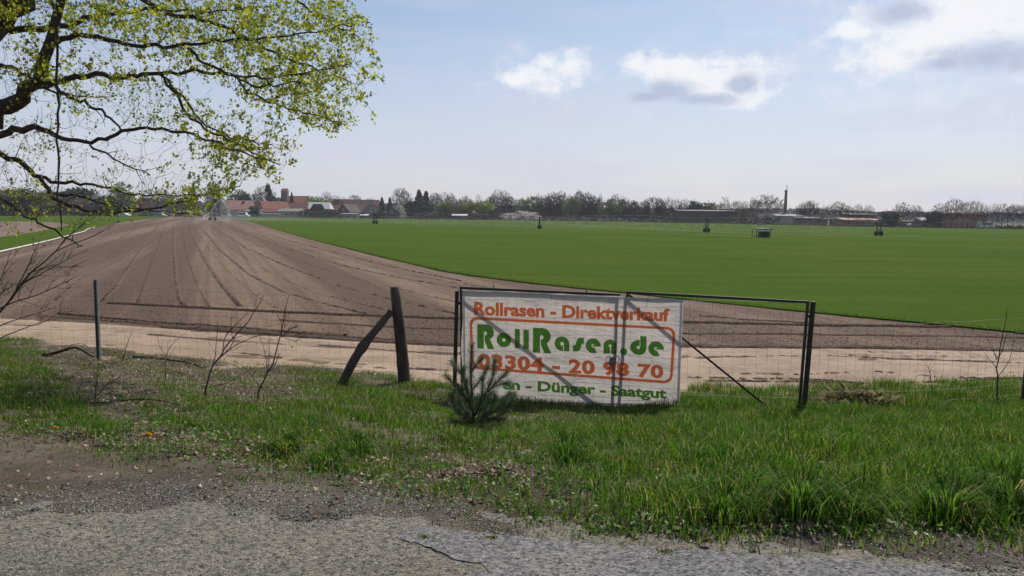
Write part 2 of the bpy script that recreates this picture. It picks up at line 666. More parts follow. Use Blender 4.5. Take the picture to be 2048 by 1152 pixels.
# far land, one sheet to the horizon
def far_z(X, Y):
    return np.full_like(X, -0.25)
grid_sheet('ground', np.array([-6000, -600, -250, 250, 600, 6000.]), np.array([-60, 20, 300, 1200, 7000.]), far_z, MAT['far_ground'], smooth=False)

# ploughed field (bare soil), soft undulation from tractor passes
def soil_z(X, Y):
    return 0.012 * vnoise(X, Y, 1.4) + 0.008 * vnoise(X, Y, 5.0, 2.0)
xs = np.concatenate([np.linspace(-150, -26, 30), np.linspace(-25, 25, 320), np.linspace(26, 60, 12)])
ys = np.concatenate([np.linspace(9, 34, 260), np.linspace(34.5, 70, 70), np.linspace(72, 330, 40)])
def soil_zz(X, Y):
    return np.where(Y < 60, soil_z(X, Y), 0.0)
grid_sheet('ploughed_field', xs, ys, soil_zz, MAT['field_soil'])


def strip_poly(pxpts, z):
    return [ground(x, y, z) for x, y in pxpts]


def resample(P, n):
    P = np.asarray(P, float)
    d = np.concatenate([[0], np.cumsum(np.linalg.norm(np.diff(P, axis=0), axis=1))])
    s = np.linspace(0, d[-1], n)
    return np.stack([np.interp(s, d, P[:, k]) for k in range(P.shape[1])], 1)


def smooth_line(P, n, passes=6):
    Q = resample(P, n)
    for _ in range(passes):
        Q[1:-1] = (Q[:-2] + 2 * Q[1:-1] + Q[2:]) / 4
    return Q


def band(name, near, far, nu, nv, zf, mat, passes=6):
    A, B = smooth_line(near, nu, passes), smooth_line(far, nu, passes)
    t = np.linspace(0, 1, nv)[:, None, None]
    P = A[None] * (1 - t) + B[None] * t
    P[..., 2] = zf(P[..., 0], P[..., 1], t[..., 0] + 0 * P[..., 0])
    V = P.reshape(-1, 3)
    i = np.arange(nu - 1)[None] + (np.arange(nv - 1) * nu)[:, None]
    q = np.stack([i, i + 1, i + nu + 1, i + nu], -1).reshape(-1, 4)
    o = link_mesh(name, mesh_np(name, V, quads=q, mat=mat, smooth=True))
    return setp(o, kind='structure')


# sandy track between the bank and the field
trk_far = strip_poly([(-500, 610), (-150, 624), (0, 637), (200, 648), (500, 670), (700, 682), (915, 692), (1200, 695), (1400, 695), (1700, 697), (2048, 702), (2500, 706)], 0)
trk_near = fence_foot.copy(); trk_near[:, 1] -= .8
def track_z(x, y, t):
    ruts = -0.02 * np.exp(-((t - .45) / .06) ** 2) - 0.025 * np.exp(-((t - .8) / .05) ** 2)
    edge = np.clip(t * 8, 0, 1) * np.clip((1 - t) * 10, 0, 1)
    return 0.020 * edge + ruts * edge + 0.006 * vnoise(x, y, 6.0, 1.0) + 0.012 * vnoise(x * .3, y * 2.2, 2.5, 4.0) * edge + 0.006
band('sandy_track', trk_near, trk_far, 420, 60, track_z, MAT['sand'])

# green turf field, 5 cm above the soil with a cut edge
turf_edge = [(430, 436.5), (470, 438), (500, 443), (530, 451), (570, 464), (640, 483), (760, 513), (900, 545), (1000, 558), (1100, 570), (1250, 585),
             (1370, 598), (1500, 611), (1600, 622), (1800, 640), (2048, 665), (2500, 708)]
te = smooth_line(strip_poly(turf_edge, 0.04), 260, 4)
te[:, 1] += 0.05 * np.array([vnoise(p[0], p[1], 3.0, 1.1) for p in te])
tf = te.copy(); tf[:, 1] = np.interp(te[:, 0], [-90, 0, 60], [330, 345, 300]); tf[:, 0] = np.linspace(te[0, 0] - 10, 330, len(te))
tf[:, 1] = np.linspace(330, 262, len(te))
rows = [0, .004, .012, .03, .06, .1, .16, .25, .4, .6, .8, 1.0]
P = np.stack([te * (1 - r) + tf * r for r in rows])
P[..., 2] = .045
lip = te.copy(); lip[:, 2] = -.03
P = np.concatenate([lip[None], P])
nu, nv = P.shape[1], P.shape[0]
i = np.arange(nu - 1)[None] + (np.arange(nv - 1) * nu)[:, None]
q = np.stack([i, i + 1, i + nu + 1, i + nu], -1).reshape(-1, 4)
setp(link_mesh('turf_field', mesh_np('turf_field', P.reshape(-1, 3), quads=q, mat=MAT['turf'])), kind='structure')
# short turf blades along the cut edge of the turf, where it can be seen in profile
def edge_turf():
    Q = te[(te[:, 1] < 70)]
    n = 14000
    k = RNG.integers(0, len(Q) - 1, n); f = RNG.random(n)
    pos = Q[k] * (1 - f[:, None]) + Q[k + 1] * f[:, None]
    pos[:, 1] += RNG.uniform(-.05, .5, n)
    pos[:, 2] = .035
    tv = [(-.5, 0, 0), (.5, 0, 0), (.25, .1, .6), (0, .3, 1)]
    me = scatter('turf_edge_grass', tv, [(0, 1, 2), (0, 2, 3)], pos, rot_random(n, .5), np.stack([RNG.uniform(.008, .014, n), RNG.uniform(.03, .06, n), RNG.uniform(.04, .09, n)], 1), MAT['blade'])
    setp(link_mesh('turf_edge_grass', me), kind='stuff')

# left of the soil: green strip, pale bare strip, more green
def flat_poly(name, pxpts, z, mat, kind='structure'):
    m = MB()
    m.quad(*[ground(x, y, z) for x, y in pxpts])
    return setp(m.build(name, mat), kind=kind)
flat_poly('grass_strip', [(-700, 660), (-300, 582), (0, 503), (90, 482), (140, 468), (182, 456), (260, 441), (330, 434.5), (200, 429), (-200, 431), (-700, 436)], .03, MAT['turf'])
flat_poly('bare_strip', [(-700, 560), (0, 474), (70, 464), (140, 450), (120, 445), (40, 443), (-300, 444), (-700, 452)], .036, MAT['pale_soil'])
# dry lines of sand left by the wheels in the turf
def sand_line(pxpts, w):
    C = smooth_line(strip_poly(pxpts, .052), 60, 3)
    T = np.gradient(C, axis=0); T /= np.linalg.norm(T, axis=1)[:, None]
    Nn = np.stack([-T[:, 1], T[:, 0], 0 * T[:, 0]], 1)
    ww = w * (.6 + .5 * RNG.random(len(C)))[:, None]
    m = MB()
    A, B = C - Nn * ww, C + Nn * ww
    for k in range(len(C) - 1):
        m.quad(A[k], A[k + 1], B[k + 1], B[k])
    setp(m.build('sandy_wheel_line', MAT['dry_turf']), kind='structure')
MAT['dry_turf'] = simple('dry_turf', (.20, .19, .09), (.11, .15, .045), .7, .9, spec=.05)
sand_line([(1060, 445), (1180, 452), (1300, 458), (1420, 463.5), (1500, 467), (1640, 471), (1800, 473), (2060, 480)], .65)
sand_line([(1240, 463), (1400, 469), (1520, 474), (1640, 476.5)], .4)
sand_line([(1840, 460.5), (1960, 464), (2060, 466.5)], .8)


# ---- wheel ruts and cut furrows in the soil: low ragged ridges of turned earth
def rut(pxpts, w, h, lug=0.0, n=None, mat='dark_soil', twin=False, ragged=False):
    C = strip_poly(pxpts, 0)
    L = sum(np.linalg.norm(np.array(C[k + 1]) - np.array(C[k])) for k in range(len(C) - 1))
    n = n or int(min(420, max(40, L / .07)))
    C = smooth_line(C, n, 5)
    keep = np.ones(n)
    if ragged:      # finer and broken up towards the near end
        uu = np.arange(n) / (n - 1)
        sfrac = 1 - (1 - uu) ** 2.4
        C = np.stack([np.interp(sfrac, uu, C[:, k]) for k in range(3)], 1)
        q_ = np.arange(n)
        keep = np.clip(.55 + .9 * np.sin(q_ * .31 + 2 * np.sin(q_ * .13 + w * 50)) * np.sin(q_ * .071 + w * 90) + RNG.normal(0, .3, n), .2, 1.25)
        C[:, :2] += RNG.normal(0, .018, (n, 2)) * np.clip(C[:, 1:2] / 30, .6, 3)
    T = np.gradient(C, axis=0); T /= np.linalg.norm(T, axis=1)[:, None] + 1e-9
    Nn = np.stack([-T[:, 1], T[:, 0], 0 * T[:, 0]], 1)
    prof = [(-1, -.4), (-.6, .9), (-.25, .35), (0, .15), (.3, .5), (.62, 1.0), (1, -.4)] if twin else [(-1, -.4), (-.45, .7), (0, 1), (.5, .6), (1, -.4)]
    rows = []
    s = np.arange(n)
    for (u, z) in prof:
        j = RNG.normal(0, .22, n)
        hh = h * (z * (.75 + .35 * RNG.random(n)))
        if lug:
            hh = hh * (.35 + .65 * ((s * L / n / lug) % 1 < .5))
        hh = hh * keep
        R = C + Nn * (w * (u + j * .35))[:, None]
        R[:, 2] = .004 + hh + soil_z(R[:, 0], R[:, 1]) * (R[:, 1] < 60)
        rows.append(R)
    P = np.stack(rows)
    i = np.arange(n - 1)[None] + (np.arange(len(prof) - 1) * n)[:, None]
    q = np.stack([i, i + 1, i + n + 1, i + n], -1).reshape(-1, 4)
    setp(link_mesh('tyre_rut', mesh_np('tyre_rut', P.reshape(-1, 3), quads=q, mat=MAT[mat])), kind='structure')


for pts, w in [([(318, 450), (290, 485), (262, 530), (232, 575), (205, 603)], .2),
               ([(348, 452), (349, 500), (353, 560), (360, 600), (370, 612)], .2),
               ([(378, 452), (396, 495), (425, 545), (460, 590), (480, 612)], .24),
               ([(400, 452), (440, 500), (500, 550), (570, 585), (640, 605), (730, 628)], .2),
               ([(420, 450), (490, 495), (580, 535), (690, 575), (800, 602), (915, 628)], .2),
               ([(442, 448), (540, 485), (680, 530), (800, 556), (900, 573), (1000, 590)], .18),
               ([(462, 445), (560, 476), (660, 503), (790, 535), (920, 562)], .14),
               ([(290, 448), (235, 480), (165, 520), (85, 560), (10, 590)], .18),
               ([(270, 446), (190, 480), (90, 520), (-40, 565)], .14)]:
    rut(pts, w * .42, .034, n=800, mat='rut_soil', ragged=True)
for pts in ([(330, 449), (318, 490), (300, 540), (285, 585), (276, 606)], [(363, 451), (372, 500), (390, 555), (412, 600), (420, 614)], [(390, 451), (420, 500), (470, 555), (520, 595), (552, 616)],
            [(410, 450), (465, 498), (540, 545), (630, 585), (740, 612), (800, 626)], [(431, 449), (515, 490), (630, 533), (745, 566), (850, 590), (920, 606)], [(452, 447), (550, 481), (670, 516), (795, 545), (910, 566), (985, 577)],
            [(300, 449), (262, 482), (210, 522), (150, 568), (112, 600)], [(280, 447), (212, 480), (128, 520), (40, 560), (-40, 592)]):
    rut(pts, .07, .022, n=600, mat='field_soil', ragged=True)
rut([(218, 607), (350, 614), (500, 622), (700, 631), (915, 638), (1370, 646), (1620, 651), (1900, 655)], .13, .06, n=900)
rut([(80, 632), (200, 640), (350, 652), (500, 661), (640, 667), (690, 671)], .16, .05, lug=.22)
rut([(120, 628), (300, 645), (480, 657), (700, 676), (920, 692)], .10, .05, n=380)
rut([(330, 655), (520, 668), (760, 685), (930, 693), (1250, 694), (1420, 693)], .22, .07)
rut([(1400, 695), (1560, 696), (1720, 697), (1850, 699), (2060, 704)], .16, .06)
rut([(1370, 668), (1600, 669), (1800, 672), (2048, 676)], .10, .035)
rut([(1400, 632), (1500, 640), (1620, 646)], .08, .03)
rut([(560, 640), (760, 654), (930, 660), (1200, 664), (1370, 667)], .10, .03)
rut([(1740, 706), (1860, 707), (2060, 711)], .13, .04, lug=.26, mat='sand')
rut([(1700, 712), (1860, 714), (2060, 719)], .10, .035, lug=.26, mat='sand')
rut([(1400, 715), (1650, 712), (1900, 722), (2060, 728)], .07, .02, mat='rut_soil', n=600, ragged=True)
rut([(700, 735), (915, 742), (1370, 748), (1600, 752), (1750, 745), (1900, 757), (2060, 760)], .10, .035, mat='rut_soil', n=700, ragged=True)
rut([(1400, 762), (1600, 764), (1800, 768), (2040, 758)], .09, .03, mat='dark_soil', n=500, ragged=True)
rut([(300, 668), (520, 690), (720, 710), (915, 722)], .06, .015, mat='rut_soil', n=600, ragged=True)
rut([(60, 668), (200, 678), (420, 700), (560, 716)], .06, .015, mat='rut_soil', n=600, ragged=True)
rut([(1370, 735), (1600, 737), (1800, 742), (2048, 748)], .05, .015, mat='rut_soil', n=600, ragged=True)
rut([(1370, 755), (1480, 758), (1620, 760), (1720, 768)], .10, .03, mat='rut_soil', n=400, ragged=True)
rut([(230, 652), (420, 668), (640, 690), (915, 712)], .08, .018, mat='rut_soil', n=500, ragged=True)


def clods():
    n = 26000
    px = RNG.uniform(-60, 2110, n); py = 560 + 150 * RNG.random(n) ** .8
    pos = []
    far = np.interp(px, [x for x, _ in turf_edge], [y for _, y in turf_edge], left=400)
    near = np.interp(px, [-150, 0, 200, 500, 915, 1400, 2048], [624, 637, 648, 670, 692, 695, 702])
    keep = (py > far + 4) & (py < near + RNG.normal(0, 5, n))
    P = np.array([ground(a, b) for a, b in zip(px[keep], py[keep])])
    P[:, 2] = soil_z(P[:, 0], P[:, 1])
    s = .009 + .015 * RNG.random(len(P)) ** 3
    me = scatter('soil_clods', OCT_V, OCT_F, P, rot_random(len(P), .6), np.stack([s * RNG.uniform(.8, 1.6, len(P)), s, s * .8], 1), MAT['field_soil'])
    setp(link_mesh('soil_clods', me), kind='stuff')


clods()

# ---- grass bank and road
xs = np.concatenate([np.linspace(-22, -9, 40), np.linspace(-8.8, 8.8, 330), np.linspace(9, 22, 40)])
ys = np.linspace(2.0, 17.5, 340)
grid_sheet('grass_bank', xs, ys, height, MAT['verge'], mask=lambda X, Y: (Y < foot_y(X) + 1.6) & (Y > road_y(X) - .8))

redge = smooth_line(road_edge, 240, 3)
redge[:, 1] += .22 + np.array([.10 * vnoise(p[0], 0, 2.3) + .045 * vnoise(p[0], 3, 9.0) + .02 * vnoise(p[0], 1, 27.) for p in redge]) - .04
rows = [redge.copy(), redge.copy()]
rows[0][:, 2] = ROAD_Z - .06
rows[1][:, 2] = ROAD_Z - .05
for dy in np.concatenate([np.linspace(.04, 2.5, 24), [6.0, 14.0]]):
    r = redge.copy(); r[:, 1] -= dy
    r[:, 2] = ROAD_Z - .035 + .055 * min(1, dy / .55) ** .7 + (.005 + .014 * max(0, 1 - dy / .8)) * vnoise(r[:, 0], r[:, 1], 7.0) + .010 * max(0, 1 - dy / .7) * vnoise(r[:, 0], r[:, 1], 23.0, 2)
    rows.append(r)
P = np.stack(rows[::-1])
nu, nv = P.shape[1], P.shape[0]
i = np.arange(nu - 1)[None] + (np.arange(nv - 1) * nu)[:, None]
q = np.stack([i, i + 1, i + nu + 1, i + nu], -1).reshape(-1, 4)
setp(link_mesh('road', mesh_np('road', P.reshape(-1, 3), quads=q, mat=MAT['asphalt'], smooth=True)), kind='structure')

# newer asphalt patch lying 2 cm proud of the old surface, broken along its left edge
patch_px = [(905, 1180), (935, 1150), (985, 1145), (960, 1128), (925, 1120), (890, 1112), (870, 1098), (845, 1090), (800, 1078), (790, 1066), (830, 1056), (900, 1058), (985, 1066),
            (1100, 1080), (1250, 1092), (1400, 1100), (1550, 1110), (1750, 1122), (1900, 1135), (1990, 1180)]
pp = [ground(x, y, ROAD_Z + .026) for x, y in patch_px]
PP = resample(np.array(pp), 160)
PP[:, :2] += RNG.normal(0, .006, (160, 2))
m = MB()
top = [tuple(p) for p in PP]
m.v = top + [(p[0] + RNG.normal(0, .004), p[1] + .012, ROAD_Z - .01) for p in PP]
m.f = [tuple(reversed(range(160)))] + [(k, k + 1, 160 + k + 1, 160 + k) for k in range(159)]
setp(m.build('asphalt_patch', MAT['asphalt_new']), kind='structure')


def gravel():
    n = 30000
    px = RNG.uniform(-60, 2110, n)
    e = np.interp(px, [0, 400, 850, 1000, 1400, 2048], [1022, 998, 1012, 1052, 1078, 1108])
    py = e + RNG.normal(-4, 26, n) + (RNG.random(n) < .12) * RNG.uniform(0, 150, n) + 9 * (px > 1000)
    keep = (py > e - 75 + 40 * RNG.random(n)) & (py < 1175) & (RNG.random(n) < np.interp(px, [800, 1150], [1, .35]))
    P = np.array([ground(a, b, ROAD_Z) for a, b in zip(px[keep], py[keep])])
    P = hits(px[keep], py[keep])
    P[:, 2] = np.where(P[:, 1] > road_y(P[:, 0]) - .25, np.maximum(height(P[:, 0], P[:, 1]), 0), ROAD_Z + .014)
    s = .0028 + .008 * RNG.random(len(P)) ** 4
    me = scatter('loose_gravel', OCT_V, OCT_F, P, rot_random(len(P), .8), np.stack([s * 1.2, s, s * .8], 1), MAT['gravel'])
    setp(link_mesh('loose_gravel', me), kind='stuff')


MAT['gravel'] = leafy('gravel', [(0, (.04, .04, .042)), (.3, (.13, .12, .105)), (.75, (.25, .23, .20)), (1, (.36, .33, .29))], trans=0.0, rough=.8)
gravel()
# crumbled stones along the broken edge of the patch
for k, (x, y, s) in enumerate([(800, 1076, .018), (812, 1083, .015), (826, 1087, .02), (853, 1095, .022), (848, 1088, .012), (880, 1104, .015), (905, 1116, .017), (936, 1124, .024), (950, 1130, .02), (968, 1142, .015),
                                (1407, 1110, .02), (1398, 1118, .014), (1508, 1098, .016), (1952, 1117, .014), (1848, 1116, .014), (75, 1012, .02), (33, 1037, .018), (281, 1103, .018)]):
    p = ground(x, y, ROAD_Z + .01)
    me = scatter('stone', OCT_V, OCT_F, np.zeros((1, 3)), rot_random(1, .5), np.array([[s * 1.3, s, s * .8]]), MAT['gravel'], smooth=False)
    o = link_mesh('stone', me)
    o.location = (p[0], p[1], ROAD_Z + s * .4)
    setp(o, 'small dark loose stone lying on the grey asphalt road', 'stone', 'loose stones on the asphalt')
# ------------------------------------------------------------------ grass, litter
MAT['blade'] = leafy('grass_blade', [(0, (.022, .068, .005)), (.34, (.048, .135, .008)), (.68, (.088, .225, .012)), (.88, (.17, .32, .024)), (.93, (.32, .28, .10)), (1, (.42, .36, .20))],
                     trans=.48, rough=.6, spec=.15, big=(1.1, (1.15, .95, .85)))
MAT['dry_blade'] = leafy('dry_grass_blade', [(0, (.10, .085, .035)), (.5, (.22, .18, .085)), (1, (.38, .32, .19))], trans=.35, rough=.7)
MAT['litter'] = leafy('dry_leaf', [(0, (.06, .036, .022)), (.35, (.16, .10, .06)), (.7, (.27, .19, .125)), (1, (.48, .39, .29))], trans=.15, rough=.6)
edge_turf()


def sm(a, b, v):
    t = np.clip((v - a) / (b - a), 0, 1)
    return t * t * (3 - 2 * t)


def blob(px, py, cx, cy, rx, ry):
    return np.exp(-(((px - cx) / rx) ** 2 + ((py - cy) / ry) ** 2))


GR_EDGE_X = [-200, 0, 150, 300, 450, 600, 700, 850, 1000, 1100, 1250, 1400, 1600, 1800, 2100]
GR_EDGE_Y = [855, 862, 880, 915, 938, 952, 972, 996, 1022, 1052, 1068, 1062, 1064, 1068, 1072]


def grass_density(px, py, x, y):
    e = np.interp(px, GR_EDGE_X, GR_EDGE_Y)
    d = sm(40, -70, py - e) + (.14 + .14 * sm(700, 1100, px)) * sm(70, 10, py - e)
    left = sm(720, 520, px)
    litterzone = left * sm(835, 785, py) * sm(0, 160, px)
    d = d * (1 - .74 * litterzone) * (1 - .38 * left * sm(870, 700, py))
    d = d * (1 - .38 * blob(px, py, 900, 930, 260, 55) - .25 * blob(px, py, 1180, 960, 120, 50))
    d = d * (1 - .6 * blob(px, py, 1700, 805, 90, 14) - .5 * blob(px, py, 1330, 880, 45, 60))
    d = d * (1 - .75 * blob(px, py, 560, 905, 150, 22) - .6 * blob(px, py, 250, 760, 60, 25))
    patch = .5 + .5 * vnoise(x, y, 2.6, 1.0)
    patch2 = .5 + .5 * vnoise(x, y, 6.5, 3.0)
    lush = sm(1000, 1400, px)
    d = d * ((.25 + .75 * lush) + (.75 * (1 - lush)) * sm(.35, .62, patch * .6 + patch2 * .4) * 1.2)
    d = d * (.35 + .75 * sm(.30, .60, .5 + .5 * vnoise(x, y, 9.0, 6.0)))
    # far rim under the fence
    d = d * np.clip(1 - np.clip(y - foot_y(x) - .15 - 1.0 * sm(1340, 1400, px), 0, None) / .6, 0, 1)
    # small tufts on the bare earth near the road
    for cx, cy, rx, ry, a in [(330, 905, 60, 9, .8), (260, 918, 40, 7, .5), (545, 915, 45, 12, .7), (660, 930, 40, 14, .8), (760, 912, 50, 12, .7), (480, 960, 40, 7, .4), (600, 962, 60, 10, .6), (700, 985, 40, 7, .3),
                              (1180, 1035, 90, 18, .8), (1240, 1062, 110, 10, .6), (1500, 1070, 60, 9, .7), (1850, 1085, 70, 9, .6), (1990, 1100, 60, 9, .5), (1330, 1104, 14, 4, .5), (1480, 1105, 14, 4, .4),
                              (880, 985, 60, 8, .5), (960, 905, 60, 14, .5)]:
        d = d + a * blob(px, py, cx, cy, rx, ry) * (.4 + .6 * patch2)
    return np.clip(d, 0, 1.2)


def blades(name, pos, h, w, lean, mat):
    n = len(pos)
    a = RNG.uniform(0, 2 * np.pi, n)          # facing
    b = RNG.uniform(0, 2 * np.pi, n)          # lean direction
    wx, wy = np.cos(a) * w * .5, np.sin(a) * w * .5
    lx, ly = np.cos(b) * lean * h, np.sin(b) * lean * h
    V = np.zeros((n, 5, 3))
    V[:, 0] = pos + np.stack([-wx, -wy, -.01 + 0 * h], 1)
    V[:, 1] = pos + np.stack([wx, wy, -.01 + 0 * h], 1)
    mid = pos + np.stack([lx * .35, ly * .35, h * .62], 1)
    V[:, 2] = mid + np.stack([wx * .8, wy * .8, 0 * h], 1)
    V[:, 3] = mid - np.stack([wx * .8, wy * .8, 0 * h], 1)
    V[:, 4] = pos + np.stack([lx, ly, h * np.sqrt(np.clip(1 - .5 * lean ** 2, .2, 1))], 1)
    k = np.arange(n)[:, None] * 5
    quads = k + np.array([[0, 1, 2, 3]])
    tris = k + np.array([[3, 2, 4]])
    o = link_mesh(name, mesh_np(name, V.reshape(-1, 3), quads=quads, tris=tris, mat=mat))
    return setp(o, kind='stuff')


def grow():
    N = 1000000
    x = RNG.uniform(-12.5, 12.0, N); y = RNG.uniform(3.0, 17, N)
    # clumping
    z = np.where(y > foot_y(x), np.maximum(height(x, y), 0.0), height(x, y))
    P = np.stack([x, y, z], 1)
    px, py = project(P)
    inview = (px > -420) & (px < 2600) & (py > 640) & (py < 1180)
    P, px, py = P[inview], px[inview], py[inview]
    x, y = P[:, 0], P[:, 1]
    d = grass_density(px, py, x, y)
    ok = RNG.random(len(d)) < d
    P, px, py = P[ok], px[ok], py[ok]
    n = len(P)
    lush = sm(900, 1500, px)
    base = .062 + .060 * lush + .05 * blob(px, py, 1150, 830, 300, 60) + .04 * blob(px, py, 650, 850, 150, 40)
    base *= .42 + 1.15 * (.5 + .5 * vnoise(P[:, 0], P[:, 1], 4.0, 5.0)) * RNG.uniform(.6, 1.2, n)
    base = np.where(py > np.interp(px, GR_EDGE_X, GR_EDGE_Y) - 5, base * .45, base)
    base *= 1 - .62 * blob(px, py, 1150, 825, 290, 24) - .3 * blob(px, py, 1150, 850, 260, 26)
    h = base * RNG.uniform(.55, 1.45, n)
    w = RNG.uniform(.0035, .0075, n) * (1 + .3 * lush)
    lean = RNG.uniform(.1, .95, n)
    blades('grass', P, h, w, lean, MAT['blade'])
    # dry straw between
    m = 26000
    k = RNG.integers(0, n, m)
    Q = P[k] + np.stack([RNG.normal(0, .12, m), RNG.normal(0, .12, m), 0 * np.zeros(m)], 1)
    Q[:, 2] = height(Q[:, 0], Q[:, 1])
    qx, qy = project(Q)
    keep = RNG.random(m) < (.35 + .65 * blob(qx, qy, 980, 920, 350, 70) + .5 * blob(qx, qy, 1300, 900, 120, 90)) * sm(2300, 1500, qx)
    Q = Q[keep]; m = len(Q)
    blades('dry_grass', Q, RNG.uniform(.04, .16, m), RNG.uniform(.003, .006, m), RNG.uniform(.5, 1.3, m), MAT['dry_blade'])
    print('blades', n, m)


grow()


def litter():
    n = 130000
    px = RNG.uniform(-60, 2100, n); py = RNG.uniform(685, 1100, n)
    d = (1.2 * blob(px, py, 330, 745, 210, 42) + 1.1 * blob(px, py, 600, 770, 100, 32) + .7 * blob(px, py, 230, 720, 160, 16) + .55 * blob(px, py, 300, 800, 170, 25) +
         .35 * blob(px, py, 280, 870, 200, 20) + .4 * blob(px, py, 520, 895, 130, 22) + .5 * blob(px, py, 730, 925, 60, 22) + .5 * blob(px, py, 960, 945, 110, 18) + .35 * blob(px, py, 1050, 915, 60, 20) +
         .35 * blob(px, py, 80, 760, 100, 40) + .4 * blob(px, py, 1400, 1035, 90, 14) + .25 * blob(px, py, 1600, 1055, 200, 12) + .05 * sm(900, 860, py) + .012 + .3 * blob(px, py, 1700, 805, 80, 12) + .4 * blob(px, py, 1330, 890, 35, 60))
    keep = RNG.random(n) < d * .75
    px, py = px[keep], py[keep]
    e = np.interp(px, [0, 400, 850, 1000, 1400, 2048], [1000, 990, 1012, 1052, 1078, 1108])
    keep = py < e + 8
    px, py = px[keep], py[keep]
    P = hits(px[:26000], py[:26000])
    P = P[P[:, 1] < foot_y(P[:, 0]) + .6]
    P[:, 2] = height(P[:, 0], P[:, 1]) + RNG.uniform(.004, .03, len(P))
    n = len(P)
    s = RNG.uniform(.020, .044, n)
    me = scatter('leaf_litter', LEAF_V, LEAF_F, P, rot_random(n, .55), np.stack([s, s, s * RNG.uniform(.5, 2.2, n)], 1), MAT['litter'])
    setp(link_mesh('leaf_litter', me), kind='stuff')
    print('litter', n)


litter()


def weeds():
    """flat broad leaves (dock, plantain, dandelion) between the grass"""
    n = 5200
    px = RNG.uniform(-60, 2110, n); py = RNG.uniform(740, 1080, n)
    e = np.interp(px, GR_EDGE_X, GR_EDGE_Y)
    keep = (py < e + 10) & (RNG.random(n) < .35 + .5 * blob(px, py, 400, 860, 300, 50) + .5 * blob(px, py, 1450, 1010, 250, 40))
    C = hits(px[keep], py[keep])
    C = C[C[:, 1] < foot_y(C[:, 0]) + .3]
    k = np.repeat(np.arange(len(C)), 5); n = len(k)
    P = C[k] + np.stack([RNG.normal(0, .022, n), RNG.normal(0, .022, n), RNG.uniform(.01, .055, n)], 1)
    s = RNG.uniform(.018, .045, n)
    me = scatter('broadleaf_weeds', [(0, 0, 0), (-.32, .5, .06), (0, 1, -.05), (.32, .5, .06)], [(0, 2, 1), (0, 3, 2)], P, rot_random(n, .75), s, MAT['weed'])
    setp(link_mesh('broadleaf_weeds', me), kind='stuff')


MAT['weed'] = leafy('weed_leaf', [(0, (.035, .09, .012)), (.5, (.07, .16, .02)), (.85, (.13, .25, .03)), (1, (.28, .33, .05))], trans=.35, rough=.5, spec=.3)
weeds()


# grass tufts one can tell apart at the edge of the road
def tuft(px, py, r, hgt, n, label):
    p = hit(px, py)
    a = RNG.uniform(0, 2 * np.pi, n); q = np.abs(RNG.normal(0, r, n))
    pos = np.stack([np.cos(a) * q, np.sin(a) * q * .8, np.full(n, 0.0)], 1)
    h = RNG.uniform(.6, 1.25, n) * hgt
    w = RNG.uniform(.005, .010, n)
    wx, wy = np.cos(a + 1.57) * w / 2, np.sin(a + 1.57) * w / 2
    ln = RNG.uniform(.3, 1.1, n)
    dx, dy = np.cos(a), np.sin(a)
    V = np.zeros((n, 7, 3)); o = np.zeros(n)
    for k, (f, up_, ws) in enumerate(((0, -.02, 1), (.22, .55, .9), (.62, .85, .6))):
        c = pos + np.stack([dx * ln * h * f, dy * ln * h * f, h * up_], 1)
        V[:, 2 * k] = c - np.stack([wx * ws, wy * ws, o], 1)
        V[:, 2 * k + 1] = c + np.stack([wx * ws, wy * ws, o], 1)
    V[:, 6] = pos + np.stack([dx * ln * h * 1.15, dy * ln * h * 1.15, h * (.95 - .45 * ln)], 1)
    k = np.arange(n)[:, None] * 7
    quads = np.concatenate([k + np.array([[0, 1, 3, 2]]), k + np.array([[2, 3, 5, 4]])])
    tris = k + np.array([[4, 5, 6]])
    ob = link_mesh('grass_tuft', mesh_np('grass_tuft', V.reshape(-1, 3), quads=quads, tris=tris, mat=MAT['blade']))
    ob.location = p
    setp(ob, label, 'grass tuft', 'tall grass tufts along the road edge')


tuft(1598, 1036, .09, .25, 420, 'dark upright grass tuft with the blackest base, below the right gate post')
tuft(1708, 1040, .10, .20, 380, 'broad drooping grass tuft beside the bare earth at the road edge')
tuft(1895, 1035, .12, .21, 420, 'pale glossy grass tuft with long arching blades near the right frame edge')
tuft(2020, 1030, .09, .26, 320, 'rightmost tall bright grass tuft at the road edge')
tuft(1450, 1030, .13, .15, 380, 'low wide grass tuft standing just right of the dandelion by the road')
tuft(1135, 925, .12, .21, 240, 'yellowish upright grass tuft on the bank below the banner')
tuft(715, 912, .07, .15, 240, 'small dark grass tuft on bare leafy earth below the wooden post')
tuft(655, 935, .07, .13, 220, 'small spiky grass tuft leaning left near the asphalt edge')
tuft(570, 905, .08, .12, 240, 'low green grass tuft between dry leaves left of centre')
# ------------------------------------------------------------------ gate, fence, banner
MAT['gate_paint'] = simple('gate_paint', (.012, .012, .011), (.028, .022, .018), 9, .55, metal=.0, bmp=.25, bscale=60, bdist=.002, spec=.4)
MAT['galv'] = simple('galvanised_steel', (.16, .16, .155), (.25, .25, .24), 6, .5, metal=.6)
MAT['wire'] = simple('rusty_wire', (.10, .09, .085), (.17, .15, .135), 8, .6, metal=.3)
MAT['old_wood'] = simple('old_wood', (.050, .037, .028), (.105, .083, .065), 3.0, .9, bmp=.9, bscale=22, bdist=.012, spec=.15)

G0, G1 = ground(921, 806), ground(1612, 830)
gdir = (G1 - G0) / np.linalg.norm(G1 - G0)
gnor = np.array([gdir[1], -gdir[0], 0.0])      # towards the camera
if gnor[1] > 0: gnor = -gnor


def plane_pt(px, py, off=0.0):
    d = px_ray(px, py)
    p0 = G0 + gnor * off
    o = np.array([0, 0, CAM_H])
    t = ((p0 - o) @ gnor) / (d @ gnor)
    return o + d * t


